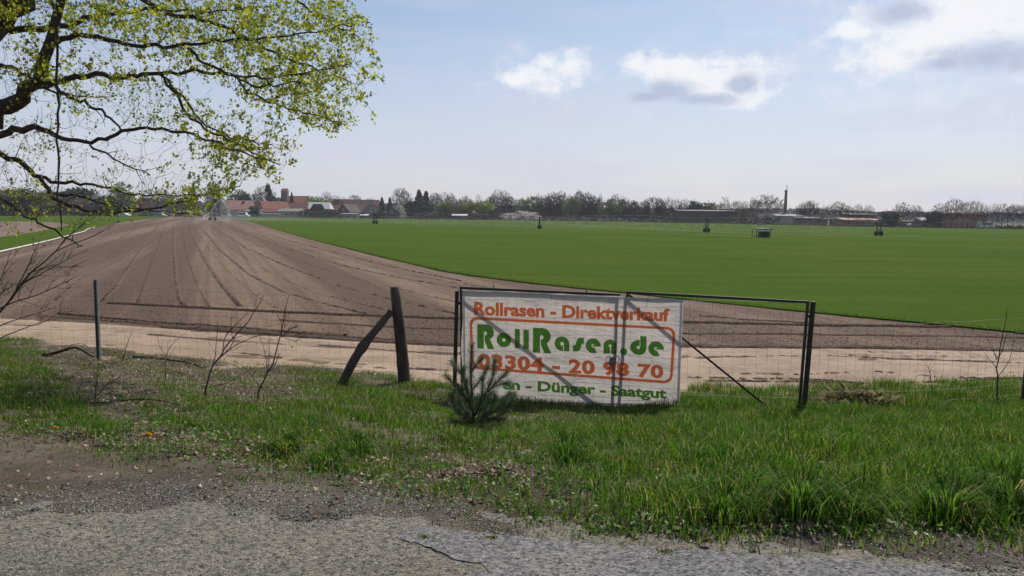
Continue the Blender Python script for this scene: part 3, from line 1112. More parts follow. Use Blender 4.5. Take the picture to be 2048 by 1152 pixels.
def part_bar(name, pts, w, h, mat, root, m=None):
    b = m or MB()
    for a, c in zip(pts[:-1], pts[1:]):
        b.bar(a, c, w, h)
    return b.build(name, mat, root, local=root.location)


def pole(name, a, b, r, mat, root, n=8):
    m = MB(); m.tube([a, b], r, n)
    return m.build(name, mat, root, smooth=False, local=root.location)


def wire_lines(P0, P1, z0, z1, n_h, n_v, r, sag=.0, m=None):
    """knotted wire netting between two points on the ground plan"""
    m = m or MB()
    P0, P1 = np.array(P0, float), np.array(P1, float)
    for k in range(n_h):
        z = z0 + (z1 - z0) * (k / (n_h - 1)) ** 1.15
        pts = []
        for s in np.linspace(0, 1, 14):
            p = P0 + (P1 - P0) * s
            pts.append((p[0], p[1], z + RNG.normal(0, .008) - sag * 4 * s * (1 - s)))
        m.tube(pts, r, 3, cap=False)
    for s in np.linspace(0, 1, n_v + 2)[1:-1]:
        p = P0 + (P1 - P0) * (s + RNG.normal(0, .002))
        pts = [(p[0] + RNG.normal(0, .006), p[1] + RNG.normal(0, .006), z0 + (z1 - z0) * u - sag * 4 * s * (1 - s)) for u in np.linspace(0, 1, 7)]
        m.tube(pts, r * .85, 3, cap=False)
    return m


def hgt(px, py):
    return plane_pt(px, py)[2]


# two gate posts
def gate_post(top, base, r, label):
    a, b = plane_pt(*base), plane_pt(*top)
    root = empty('gate_post', (a[0], a[1], 0), label, 'gate post', 'gate posts')
    a[2] = -.15
    pole('post', a, b, r, MAT['gate_paint'], root, 12)
    h = plane_pt((top[0] + base[0]) / 2, top[1] + (base[1] - top[1]) * .14)
    mid = np.array(h)
    return root, mid


gp1, m1 = gate_post((914, 582), (908, 808), .030, 'thin black metal gate post left of the banner behind the pine')
gp2, m2 = gate_post((1626.5, 603), (1606, 832), .036, 'thick black metal gate post at the right end of the open gate frame')


def gate_leaf(tl, tr, bl, br, brace, label, mesh_px, hinge, spikes):
    TL, TR, BL, BR = [plane_pt(*p) for p in (tl, tr, bl, br)]
    base = (BL + BR) / 2
    root = empty('gate_leaf', (base[0], base[1], 0), label, 'gate', 'gate leaves')
    w = .036
    part_bar('top_rail', [TL, TR], w, w, MAT['gate_paint'], root)
    part_bar('bottom_rail', [BL, BR], w, w, MAT['gate_paint'], root)
    dz = np.array([0, 0, w / 2])
    part_bar('stile', [TL - dz + gdir * w / 2, BL + dz + gdir * w / 2], w * .96, w * .96, MAT['gate_paint'], root)
    part_bar('stile', [TR - dz - gdir * w / 2, BR + dz - gdir * w / 2], w * .96, w * .96, MAT['gate_paint'], root)
    a, b = plane_pt(*brace[0]), plane_pt(*brace[1])
    part_bar('brace', [a - gnor * .012, b - gnor * .012], w * .8, w * .8, MAT['gate_paint'], root)
    m = wire_lines(BL - gnor * .022, BR - gnor * .022, BL[2] + .03, min(TL[2], TR[2]) - .01, 8, 15, .0018, 0.0)
    o = m.build('wire_mesh', MAT['wire'], root, local=root.location); o['kind'] = 'stuff'
    for px, py, s in spikes:
        p = plane_pt(px, py)
        m = MB(); m.tube([p, p + np.array([gdir[0] * .006, gdir[1] * .006, s])], [.008, .005], 5)
        m.build('wire_end', MAT['gate_paint'], root, local=root.location)
    for hz in hinge:
        p, q = plane_pt(*hz[0]), plane_pt(*hz[1])
        part_bar('hinge', [p, q], .05, .045, MAT['gate_paint'], root)
    return root


left_leaf = gate_leaf((919.5, 575.5), (1240, 590), (922, 800), (1229, 814), ((931, 590), (1204, 808)),
                      'left black steel gate leaf hidden behind the white banner', None, [((915, 606), (922, 606)), ((910, 770), (919, 770))],
                      [(987, 577, .055), (1172, 586, .05), (927, 576, .02)])
right_leaf = gate_leaf((1252.5, 584.5), (1618, 604.5), (1238, 812), (1600, 828), ((1258, 590), (1543, 821)),
                       'right black steel gate leaf with its diagonal brace bare beside the banner', None, [((1614, 632), (1624, 632)), ((1600, 806), (1609, 806))],
                       [(1370, 591, .03)])

# ---- banner: printed tarpaulin tied to the camera side of the gate
OFF = .055
bTL, bTR, bBR, bBL = (923.5, 578.5), (1366.5, 597.5), (1359, 814), (926, 806)


def banner_mat(name, c, trans, var=.08):
    m, nt, out = new_mat(name)
    d = nt.nodes.new('ShaderNodeBsdfPrincipled')
    d.inputs['Roughness'].default_value = .55
    d.inputs['Specular IOR Level'].default_value = .25
    t = nt.nodes.new('ShaderNodeBsdfTranslucent')
    n = noise_tex(nt, 3.0, 5, .6, vec='world')
    col = mixc(nt, ramp(nt, n, [(.35, (0, 0, 0)), (.7, (1, 1, 1))]), c, tuple(v * (1 - var) for v in c))
    nt.links.new(col, d.inputs['Base Color']); nt.links.new(col, t.inputs['Color'])
    cr = noise_tex(nt, 1.0, 5, .6, vec='world', stretch=(2.2, 2.2, 5.0))
    bump(nt, cr, .9, .06, d); nt.links.new(d.inputs['Normal'].links[0].from_socket, t.inputs['Normal'])
    mx = nt.nodes.new('ShaderNodeMixShader'); mx.inputs[0].default_value = trans
    nt.links.new(d.outputs[0], mx.inputs[1]); nt.links.new(t.outputs[0], mx.inputs[2])
    nt.links.new(mx.outputs[0], out.inputs[0])
    return m


MAT['tarp'] = banner_mat('tarpaulin', (.455, .42, .39), .60, .16)
MAT['tarp_hem'] = banner_mat('tarpaulin_hem', (.55, .54, .55), .40)
MAT['print_orange'] = banner_mat('print_orange', (.86, .235, .095), .66)
MAT['print_green'] = banner_mat('print_green', (.115, .33, .05), .66)

bp = np.array([bTL, bTR, bBR, bBL])
B_W = np.linalg.norm(plane_pt(*bTR) - plane_pt(*bTL))


def wave(u, v):
    """bulge of the tarpaulin towards the camera, metres; u along, v down"""
    pin = 4 * v * (1 - v)
    return (.016 * math.sin(5.2 * u + 1.7) * math.sin(3.1 * v) + .007 * math.sin(31 * u - 9 * v) * (v ** 3 + .6 * (1 - v) ** 4) + .008 * math.exp(-((u - .31 - .1 * v) / .03) ** 2) * pin + .007 * math.exp(-((v - .62 - .06 * u) / .04) ** 2) + .006 * math.sin(16 * u + 4 * v) * (1 - v) ** 3 +
            .020 * math.exp(-((u - .72) / .16) ** 2) * math.exp(-((v - .12) / .16) ** 2) + .012 * math.exp(-((u - .93) / .08) ** 2) * pin +
            .009 * math.exp(-((u - .02) / .02) ** 2) * math.sin(9 * v) - .004 * math.sin(23 * u - 7 * v) * v ** 2)


def uv_of(px, py):
    u = (px - 924) / (1364 - 924)
    top = 578.5 + 19 * u; bot = 806 + 8 * u
    return u, (py - top) / (bot - top)


def banner_pt(px, py, lift=0.0):
    u, v = uv_of(px, py)
    return plane_pt(px, py, OFF + wave(min(max(u, 0), 1), min(max(v, 0), 1)) + lift)


b0 = (plane_pt(*bBL) + plane_pt(*bBR)) / 2
banner = empty('banner', (b0[0], b0[1], float(b0[2])), 'white printed advertising banner with orange and green lettering hung on the gate', 'banner')
BL_LOC = tuple(banner.location)
NU, NVV = 90, 46
V, q = [], []
for j in range(NVV):
    v = j / (NVV - 1)
    for i in range(NU):
        u = i / (NU - 1)
        t = (1 - u) * (1 - v); a = u * (1 - v); c = u * v; d_ = (1 - u) * v
        sagx, sagy = 0, 0
        if v < .02:  # top hem hangs between its ties
            sagy = 2.6 * abs(math.sin(u * math.pi * 4.2 + .3)) ** 1.5
        if u < .02: sagx = 2.2 * math.sin(v * 9)
        P_ = bp[0] * t + bp[1] * a + bp[2] * c + bp[3] * d_ + np.array([sagx, sagy])
        V.append(banner_pt(P_[0], P_[1]) - np.array(BL_LOC))
i = np.arange(NU - 1)[None] + (np.arange(NVV - 1) * NU)[:, None]
q = np.stack([i, i + 1, i + NU + 1, i + NU], -1).reshape(-1, 4)
link_mesh('sheet', mesh_np('sheet', V, quads=q, mat=MAT['tarp'], smooth=True), banner)


def px_strip(name, P0, P1, wpx, mat, lift):
    """hem strip between two photo points on the banner"""
    m = MB()
    P0, P1 = np.array(P0, float), np.array(P1, float)
    d = (P1 - P0) / np.linalg.norm(P1 - P0); n = np.array([-d[1], d[0]]) * wpx / 2
    K = 30
    for k in range(K):
        a, b = P0 + (P1 - P0) * k / K, P0 + (P1 - P0) * (k + 1) / K
        m.quad(banner_pt(*(a - n), lift), banner_pt(*(b - n), lift), banner_pt(*(b + n), lift), banner_pt(*(a + n), lift))
    return m.build(name, mat, banner, local=BL_LOC)


px_strip('hem', (930, 583.5), (1362, 602), 5, MAT['tarp_hem'], .003)
px_strip('hem', (1362.5, 606), (1356, 808), 5, MAT['tarp_hem'], .003)
px_strip('hem', (927.5, 588), (929.5, 800), 4, MAT['tarp_hem'], .003)
px_strip('hem', (934, 802), (1352, 811), 4, MAT['tarp_hem'], .003)
m = MB()
for (x, y), (x2, y2) in (((1297, 593), (1291, 618)), ((1105, 585), (1102, 600)), ((1366, 598), (1369, 592)), ((924, 579), (920, 577)), ((1172, 588), (1172, 586)), ((987, 581), (987, 578))):
    m.tube([banner_pt(x, y, .008), banner_pt(x2, y2, .008)], .003, 4)
m.build('tie', MAT['gate_paint'], banner, local=BL_LOC)

# lock hanging at the meeting stiles, behind the sheet
lk = empty('gate_lock', tuple(plane_pt(1226, 722, .0)), 'dark lock and chain between the two gate leaves showing through banner', 'lock')
m = MB(); p = plane_pt(1226, 722, .022)
m.box(p, (.09, .03, .13), Matrix.Rotation(math.atan2(gdir[1], gdir[0]), 3, 'Z'))
m.build('lock_case', MAT['gate_paint'], lk, local=lk.location)
for s in (-1, 1):
    m = MB()
    c = plane_pt(1226 + s * 9, 717, .03)
    m.tube([c + gdir * .03 * math.cos(a) + np.array([0, 0, .05 * math.sin(a)]) for a in np.linspace(0, 2 * math.pi, 11)], .006, 5)
    m.build('chain_link', MAT['gate_paint'], lk, local=lk.location)


# ---- lettering, printed flat on the sheet
def fine_print(name, polys_px, mat, lift=.0055):
    """list of (outer, holes) outlines in photo points on the banner"""
    bm = bmesh.new()
    for outer, holes in polys_px:
        loops = [[Vector((x, y, 0)) for x, y in outer]] + [[Vector((x, y, 0)) for x, y in h] for h in holes]
        flat = [v for l in loops for v in l]
        vs = [bm.verts.new(v) for v in flat]
        for t in tessellate_polygon(loops):
            try: bm.faces.new([vs[k] for k in t])
            except ValueError: pass
    for _ in range(3):
        long = [e for e in bm.edges if e.calc_length() > 16]
        if not long: break
        bmesh.ops.subdivide_edges(bm, edges=long, cuts=1, use_grid_fill=False)
        bmesh.ops.triangulate(bm, faces=[f for f in bm.faces if len(f.verts) > 3])
    for v in bm.verts:
        v.co = Vector(banner_pt(v.co.x, v.co.y, lift)) - Vector(BL_LOC)
    me = bpy.data.meshes.new(name)
    bm.to_mesh(me); bm.free()
    me.materials.append(mat)
    return link_mesh(name, me, banner)


def text_print(name, body, start, end, cap, mat, bold=.028, spacing=1.0):
    """built-in typeface made bold; baseline from start to end in photo points, capital height in points"""
    cu = bpy.data.curves.new('lettering', 'FONT')
    cu.body = body; cu.size = 1.0; cu.offset = bold; cu.space_character = spacing; cu.resolution_u = 3
    ob = bpy.data.objects.new('lettering', cu)
    COL.objects.link(ob)
    dg = bpy.context.evaluated_depsgraph_get()
    me = bpy.data.meshes.new_from_object(ob.evaluated_get(dg))
    COL.objects.unlink(ob); bpy.data.objects.remove(ob)
    co = np.zeros(len(me.vertices) * 3); me.vertices.foreach_get('co', co); co = co.reshape(-1, 3)
    x0, x1 = co[:, 0].min(), co[:, 0].max()
    capu = .73 + bold
    s, e = np.array(start, float), np.array(end, float)
    u = (co[:, 0] - x0) / (x1 - x0)
    c0, c1 = cap
    ch = c0 + (c1 - c0) * u
    px_ = s[0] + (e[0] - s[0]) * u
    py_ = s[1] + (e[1] - s[1]) * u - (co[:, 1] + bold * .5) / capu * ch
    W = np.array([banner_pt(a, b, .0055) for a, b in zip(px_, py_)]) - np.array(BL_LOC)
    me.vertices.foreach_set('co', W.ravel()); me.update()
    me.materials.clear(); me.materials.append(mat)
    me.name = name
    return link_mesh(name, me, banner)


text_print('lettering', 'Rollrasen - Direktverkauf', (948, 629.5), (1339, 642.5), (27, 26), MAT['print_orange'], .041)
text_print('lettering', '03304 - 20 98 70', (955, 734.5), (1327, 756.5), (29, 27), MAT['print_orange'], .045, 1.08)
text_print('lettering', 'en - Dünger - Saatgut', (1004, 778), (1333, 797), (21, 21), MAT['print_green'], .041)


def arc(cx, cy, rx, ry, a0, a1, n=14):
    return [(cx + rx * math.cos(math.radians(a)), cy + ry * math.sin(math.radians(a))) for a in np.linspace(a0, a1, n)]


G_R = ([(0, 0), (0, 1), (.48, 1)] + arc(.50, .68, .47, .32, 88, -50, 14) + [(.74, .405), (1, 0), (.62, 0), (.43, .33), (.43, .55), (.50, .55), (.57, .60), (.57, .67), (.50, .715), (.43, .715), (.385, .66), (.385, 0)], [])
G_O = (arc(.5, .5, .5, .5, 0, 360, 30)[:-1], [arc(.5, .5, .12, .12, 360, 0, 14)[:-1]])
G_L = ([(0, 0), (0, 1), (1, 1), (1, 0)], [])
G_A = ([(1, 0), (1, .5)] + arc(.5, .5, .5, .5, 2, 270, 26) + [(.57, 0), (.57, .39)] + arc(.5, .5, .12, .12, -60, -330, 14) + [(.625, .45), (.625, 0)], [])
G_S = ([(0, 0), (.32, 0), (.55, .05), (.70, .20), (.76, .38), (.78, .56), (1, .56), (1, 1), (.72, 1), (.48, .93), (.34, .77), (.27, .55), (.22, .42), (0, .42)], [])
G_E = ([(1, .46)] + arc(.5, .5, .5, .5, 0, 298, 26) + [(.58, .36), (.5, .385), (.41, .42), (.38, .5), (.41, .59), (.5, .625), (.58, .59), (.60, .56), (.46, .54), (.46, .46)], [])
G_N = ([(0, 0)] + arc(.5, .52, .5, .48, 180, 0, 20) + [(1, 0), (.56, 0), (.56, .46)] + arc(.5, .55, .10, .10, -50, 230, 12) + [(.49, .46), (.49, 0)], [])
G_D = ([(1, 1), (1, .40)] + arc(.5, .385, .5, .385, 0, -270, 26) + [(.585, .77), (.585, .48)] + arc(.5, .39, .10, .085, 40, 400 - 80, 12) + [(.62, .46), (.62, 1)], [])
G_DOT = (arc(.5, .5, .5, .5, 0, 360, 24)[:-1], [])


def logo():
    # letter boxes in an enlarged view of the sheet: left, right, top-left y, bottom y, slope over the letter
    L = [(G_R, 268, 392, 392, 568, 6), (G_O, 408, 512, 452, 556, 5), (G_L, 538, 575, 425, 565, 2), (G_L, 600, 640, 430, 570, 2), (G_R, 669, 802, 418, 598, 7),
         (G_A, 825, 932, 478, 584, 6), (G_S, 956, 1036, 485, 588, 5), (G_E, 1049, 1158, 492, 600, 6), (G_N, 1177, 1272, 500, 604, 5), (G_DOT, 1297, 1348, 562, 613, 2),
         (G_D, 1369, 1487, 474, 612, 7), (G_E, 1499, 1612, 513, 622, 6)]
    K = 3.6
    for g, mat, grow, lift in ((0, MAT['print_green'], 0.0, .0065),):
        polys = []
        for (outer, holes), x0, x1, y0, y1, sl in L:
            f = lambda P: [(880 + (x0 + (x1 - x0) * u) / K, 540 + (y1 - (y1 - y0) * v + sl * (u - .5)) / K) for u, v in P]
            polys.append((f(outer), [f(h) for h in holes]))
        fine_print('logo_lettering', polys, mat, lift)


logo()


def round_frame():
    TL, TR, BR, BL = [np.array(p, float) for p in ((938, 633), (1351.5, 654.5), (1344.5, 768), (943, 738))]
    def ring(ins, r):
        pts = []
        cs = [TL, TR, BR, BL]
        for k in range(4):
            p, a, b = cs[k], cs[k - 1], cs[(k + 1) % 4]
            ua, ub = (a - p) / np.linalg.norm(a - p), (b - p) / np.linalg.norm(b - p)
            p = p + (ua + ub) * ins
            s, e = p + ua * r, p + ub * r
            for t in np.linspace(0, 1, 8):
                pts.append(tuple((1 - t) ** 2 * s + 2 * t * (1 - t) * p + t * t * e))
            # points along the straight side
            q = cs[(k + 1) % 4]; uq = (p - q)
            nxt = cs[(k + 1) % 4] + ((cs[k] - cs[(k + 1) % 4]) / np.linalg.norm(cs[k] - cs[(k + 1) % 4]) + (cs[(k + 2) % 4] - cs[(k + 1) % 4]) / np.linalg.norm(cs[(k + 2) % 4] - cs[(k + 1) % 4])) * ins
            s2 = nxt + (cs[k] - cs[(k + 1) % 4]) / np.linalg.norm(cs[k] - cs[(k + 1) % 4]) * r
            for t in np.linspace(0, 1, 26)[1:-1]:
                pts.append(tuple(e * (1 - t) + s2 * t))
        return pts
    A, B = ring(0, 19), ring(5.6, 14)
    m = MB()
    n = len(A)
    for k in range(n):
        j = (k + 1) % n
        m.quad(banner_pt(*A[k], .0055), banner_pt(*A[j], .0055), banner_pt(*B[j], .0055), banner_pt(*B[k], .0055))
    m.build('printed_border', MAT['print_orange'], banner, local=BL_LOC)


round_frame()


# ---- wire fences left and right of the gate
def wooden(name, pts, rads, root, seed):
    m = MB()
    P_ = smooth_line(np.array(pts, float), 14, 1)
    R_ = np.interp(np.linspace(0, 1, 14), np.linspace(0, 1, len(rads)), rads) * (1 + RNG.normal(0, .05, 14))
    m.tube(P_, R_, 10)
    return m.build(name, MAT['old_wood'], root, smooth=True, local=root.location)


W_Y = ground(812, 769)[1]
fl = empty('wire_fence', tuple(ground(500, 742)), 'rusty wire fence with leaning wooden strutted post left of the banner', 'fence', 'wire fences')
pb, pt = ground(812, 772), at_depth(789.5, 574, W_Y)
pb[2] = -.2
wooden('wooden_post', [pb, pb * .5 + pt * .5 + np.array([.01, 0, 0]), pt], [.11, .095, .075], fl, 1)
sb, st_ = ground(672, 785), at_depth(783, 622, W_Y - .12)
sb[2] = -.05
wooden('strut', [sb, at_depth(712, 712, W_Y - .3), at_depth(735, 680, W_Y - .22), at_depth(760, 650, W_Y - .15), st_], [.062, .072, .076, .066, .05], fl, 2)
mp_b = ground(198, 722); mp_t = at_depth(197.5, 559, mp_b[1])
m = MB()
c, s_ = .030, .006
for (dx, dy, w_, d__) in ((-.026, 0, .010, .05), (.026, 0, .010, .05), (0, .02, .042, .010)):
    m.box((mp_b[0] + dx, mp_b[1] + dy, mp_t[2] / 2 - .1), (w_, d__, mp_t[2] + .2))
m.build('metal_post', MAT['galv'], fl, local=fl.location)
m = MB()
w0 = ground(-420, 700)
for a, b, nv_ in ((w0, mp_b, 26), (mp_b, ground(812, 772), 30), (ground(812, 772), ground(908, 804), 6)):
    wire_lines(a, b, .06, 1.42, 8, nv_, .0017, .03, m)
o = m.build('wire_mesh', MAT['wire'], fl, local=fl.location); o['kind'] = 'stuff'
for (x, y) in ((-420, 700),):
    p = ground(x, y); pole('metal_post', (p[0], p[1], -.1), (p[0], p[1], 1.5), .03, MAT['galv'], fl)

fr = empty('wire_fence', tuple(ground(1820, 815)), 'sagging wire netting fence between the right gate post and frame edge', 'fence', 'wire fences')
r0, r1 = ground(1614, 830), ground(2049, 812)
pe = at_depth(2049, 640, r1[1])
wooden('wooden_post', [(r1[0], r1[1], -.1), (r1[0] + .01, r1[1], pe[2] * .5), (r1[0], r1[1], pe[2])], [.06, .055, .05], fr, 3)
m = wire_lines(r0, r1, .05, 1.36, 8, 24, .0017, .06)
r2 = ground(2600, 830)
wire_lines(r1, r2, .05, 1.36, 8, 22, .0017, .04, m)
o = m.build('wire_mesh', MAT['wire'], fr, local=fr.location); o['kind'] = 'stuff'
pole('metal_post', (r2[0], r2[1], -.1), (r2[0], r2[1], 1.5), .03, MAT['galv'], fr)

# ------------------------------------------------------------------ small plants by the fence
MAT['bark'] = simple('bark', (.040, .030, .022), (.075, .058, .045), 14, .9, bmp=.7, bscale=40, bdist=.01, spec=.15)
MAT['twig'] = simple('twig_bark', (.055, .040, .032), (.10, .080, .065), 10, .85, spec=.2)
MAT['pale_twig'] = simple('pale_dead_wood', (.24, .20, .16), (.16, .13, .10), 10, .85, spec=.2)
MAT['needle'] = leafy('pine_needle', [(0, (.040, .075, .034)), (.5, (.070, .120, .052)), (1, (.13, .18, .085))], trans=.35, rough=.4, spec=.5)
MAT['bud'] = leafy('fresh_bud', [(0, (.10, .09, .02)), (.6, (.17, .19, .03)), (1, (.16, .08, .03))], trans=.4)


def pine():
    base = hit(950, 852)
    base[2] -= .02
    root = empty('pine_sapling', tuple(base), 'young bushy pine sapling growing in front of the banner corner', 'pine sapling')
    Y = base[1]
    shoots = []   # polylines in photo points with a depth offset
    S = [([(948, 850), (944, 790), (941, 740), (944, 690)], 0, .013), ([(941, 745), (955, 728), (966, 715)], -.05, .007), ([(945, 800), (928, 770), (927, 735)], .06, .008),
         ([(927, 755), (912, 735), (903, 722)], .1, .006), ([(950, 830), (970, 790), (988, 750), (989, 718)], -.12, .009), ([(975, 785), (995, 763), (1014, 744)], -.16, .007),
         ([(985, 775), (1003, 768), (1020, 765)], -.10, .005), ([(948, 840), (925, 815), (915, 785)], .12, .007), ([(950, 845), (985, 825), (1012, 800)], -.18, .007),
         ([(950, 842), (930, 838), (908, 812)], -.2, .006), ([(950, 842), (985, 815), (1030, 790)], .12, .006), ([(945, 780), (965, 755), (976, 732)], .05, .007),
         ([(930, 780), (905, 765), (890, 750)], -.08, .006), ([(950, 830), (935, 800), (915, 775)], -.22, .006), ([(952, 845), (975, 840), (1010, 838)], -.3, .005), ([(950, 848), (930, 848), (905, 842)], -.25, .005),
         ([(955, 835), (968, 800), (985, 782)], .16, .006), ([(960, 820), (1000, 806), (1022, 785)], -.05, .006), ([(948, 845), (925, 835), (908, 812), (902, 790)], -.15, .007), ([(950, 845), (970, 835), (985, 812), (990, 790)], -.2, .007), ([(950, 840), (995, 835), (1018, 815), (1024, 796)], .05, .006),
         ([(945, 830), (925, 815), (918, 795)], .15, .006), ([(948, 820), (962, 800), (966, 775), (965, 755)], -.2, .006), ([(946, 815), (935, 790), (933, 760)], -.15, .006), ([(950, 846), (960, 840), (972, 826)], -.3, .006), ([(950, 846), (940, 836), (930, 826)], -.3, .006)]
    mb = MB()
    npos, nrot, nsc = [], [], []
    for pts, dy, r in S:
        L = smooth_line(np.array([at_depth(x, y, Y + dy * (k / (len(pts) - 1))) for k, (x, y) in enumerate(pts)]), 10, 1)
        mb.tube(L, np.linspace(r, r * .45, 10), 5)
        tip = L[-1]
        T = np.gradient(L, axis=0); T /= np.linalg.norm(T, axis=1)[:, None]
        ln = np.linalg.norm(np.diff(L, axis=0), axis=1).sum()
        n = int(1500 * max(ln, .15))
        for _ in range(n):
            f = RNG.random() ** .75 * (len(L) - 1.01)
            k = int(f); p = L[k] * (1 - f + k) + L[k + 1] * (f - k)
            t = T[k]
            v = RNG.normal(size=3); v -= t * (v @ t); v /= np.linalg.norm(v)
            d = t * RNG.uniform(.5, 1.3) + v * RNG.uniform(.5, 1.0)
            d /= np.linalg.norm(d)
            w = np.cross(d, RNG.normal(size=3)); w /= np.linalg.norm(w)
            nrot.append(np.stack([w, d, np.cross(w, d)], 1)); npos.append(p)
            nsc.append((RNG.uniform(.0007, .0013), RNG.uniform(.045, .09), 1))
    mb.build('stem', MAT['bark'], root, smooth=True, local=root.location)
    me = scatter('needles', [(-1, 0, 0), (1, 0, 0), (.5, 1, 0), (-.5, 1, 0)], [(0, 1, 2, 3)], np.array(npos) - base, np.array(nrot), np.array(nsc), MAT['needle'])
    link_mesh('needles', me, root)


pine()


def grow_twigs(mb, L, r, depth, rng, leafpos, spread=.6, nmin=3, nmax=6, lfac=.5):
    """side twigs along a polyline"""
    if depth == 0:
        return
    T = np.gradient(L, axis=0); T /= np.linalg.norm(T, axis=1)[:, None] + 1e-9
    ln = np.linalg.norm(np.diff(L, axis=0), axis=1).sum()
    for _ in range(rng.integers(nmin, nmax + 1)):
        f = rng.uniform(.3, .97)
        k = int(f * (len(L) - 1))
        v = rng.normal(size=3); v -= T[k] * (v @ T[k]); v /= np.linalg.norm(v)
        d = T[k] * .8 + v * spread; d /= np.linalg.norm(d)
        l = ln * lfac * rng.uniform(.5, 1.1) * (1.15 - f * .5)
        pts = [L[k]]
        for s in range(4):
            d = d + rng.normal(0, .13, 3) + np.array([0, 0, .05]); d /= np.linalg.norm(d)
            pts.append(pts[-1] + d * l / 4)
        pts = np.array(pts)
        rr = r * (1 - .55 * f) * .6
        mb.tube(pts, np.linspace(rr, max(rr * .35, .0008), 5), 4, cap=False)
        leafpos.append(pts[-1]); leafpos.append(pts[2])
        grow_twigs(mb, pts, rr, depth - 1, rng, leafpos, spread, 1, 3, lfac)


def sapling(label, lines, Y=None, base=None, twigs=2, seed=0, mat='twig', buds=0, group='bare saplings along the fence', name='bare_sapling', cat='sapling', nm=(3, 6)):
    rng = np.random.default_rng(seed)
    b = base if base is not None else hit(*lines[0][0][0])
    Y = Y or b[1]
    root = empty(name, tuple(b), label, cat, group)
    mb = MB(); lp = []
    for k, (pts, r) in enumerate(lines):
        L = smooth_line(np.array([at_depth(x, y, Y + (0 if k == 0 else rng.uniform(-.12, .12)) * (i / (len(pts) - 1))) for i, (x, y) in enumerate(pts)]), 12, 1)
        if k == 0: L[0, 2] -= .05
        L[1:-1] += rng.normal(0, r * .5, L[1:-1].shape)
        mb.tube(L, np.linspace(r, r * .3, 12), 6)
        grow_twigs(mb, L, r, twigs, rng, lp, .6, *nm, .42)
    mb.build('branches', MAT[mat], root, smooth=True, local=root.location)
    if buds:
        idx = rng.integers(0, len(lp), buds)
        P_ = np.array(lp)[idx] - np.array(b)
        s = rng.uniform(.012, .030, buds)
        me = scatter('buds', LEAF_V, LEAF_F, P_ + rng.normal(0, .008, P_.shape), rot_random(buds, None, rng), s, MAT['bud'])
        link_mesh('buds', me, root)
    return root


sapling('slim bare sapling forking low down, leaning right between metal and wooden post', [([(407, 790), (418, 750), (440, 705), (480, 660), (515, 620), (528, 590)], .014), ([(432, 722), (470, 690), (510, 672), (560, 668)], .008),
        ([(445, 700), (450, 670), (475, 645), (500, 618)], .007), ([(412, 775), (450, 768), (480, 752), (505, 738)], .006)], seed=3, buds=10)
sapling('upright bare sapling right of the leaning forked one, left of the strut', [([(514, 800), (520, 770), (540, 740), (553, 705), (562, 672), (566, 640), (578, 590)], .012), ([(562, 675), (585, 655), (596, 650)], .006),
        ([(560, 672), (590, 682), (612, 672)], .005), ([(520, 775), (500, 745), (488, 738)], .005)], seed=5, buds=10)
sapling('thin twiggy bare sapling between the metal post and the forked sapling', [([(333, 760), (330, 730), (335, 700), (352, 680), (372, 665)], .007), ([(332, 712), (318, 690), (313, 668)], .004), ([(318, 800), (322, 778), (340, 755)], .004)], seed=8)
sapling('short twiggy shoot with two stems just below the metal post', [([(189, 803), (192, 775), (197, 745), (197, 725)], .008), ([(190, 795), (212, 770), (236, 755)], .006)], seed=9, twigs=1)
sapling('lone dark slanting stick standing in the leaves right of metal post', [([(245, 722), (252, 695), (264, 663)], .010)], seed=10, twigs=0)
sapling('tall bare sapling forking into two whips near the right frame edge', [([(1994, 806), (1995, 770), (1995, 725), (2003, 680), (2012, 650), (2014, 614)], .013), ([(1995, 726), (2006, 695), (2015, 663)], .008), ([(1993, 720), (1988, 705), (1984, 688)], .006)], seed=11, twigs=1, nm=(1, 3))
sapling('small bare sapling left of the tall whip by the right fence', [([(1865, 800), (1863, 765), (1857, 730), (1845, 722)], .007), ([(1860, 740), (1845, 728), (1832, 728)], .003)], seed=12, twigs=1, nm=(1, 3))
sapling('dry weed stalks standing in grass right of the banner edge', [([(1560, 775), (1552, 760), (1556, 742)], .004), ([(1388, 865), (1382, 830), (1378, 800)], .004), ([(1560, 775), (1572, 762), (1577, 750)], .003)], seed=13, twigs=1, mat='pale_twig', name='dry_weed', cat='weed', group='dry weeds')
# spring bush at the left edge
sapling('twiggy budding bush reaching in from the left edge over the field', [([(-60, 700), (-10, 640), (20, 595), (60, 545), (95, 515), (130, 490), (170, 478), (205, 463)], .016), ([(20, 600), (42, 560), (62, 520), (80, 480)], .010),
        ([(-30, 630), (40, 600), (80, 588), (120, 570), (155, 552)], .010), ([(40, 570), (80, 548), (115, 530), (140, 515), (175, 500)], .008), ([(-20, 660), (30, 640), (80, 625), (110, 615)], .008),
        ([(-30, 690), (40, 660), (90, 645), (130, 617)], .008), ([(55, 548), (100, 530), (140, 535), (175, 520)], .006), ([(-40, 610), (0, 560), (15, 520), (22, 500)], .008), ([(-30, 640), (0, 590), (18, 560)], .009)],
        Y=9.0, base=at_depth(-60, 720, 9.0) * np.array([1, 1, 0]) + np.array([0, 0, .45]), seed=15, buds=150, twigs=2, name='budding_bush', cat='bush', group=None, nm=(3, 6))


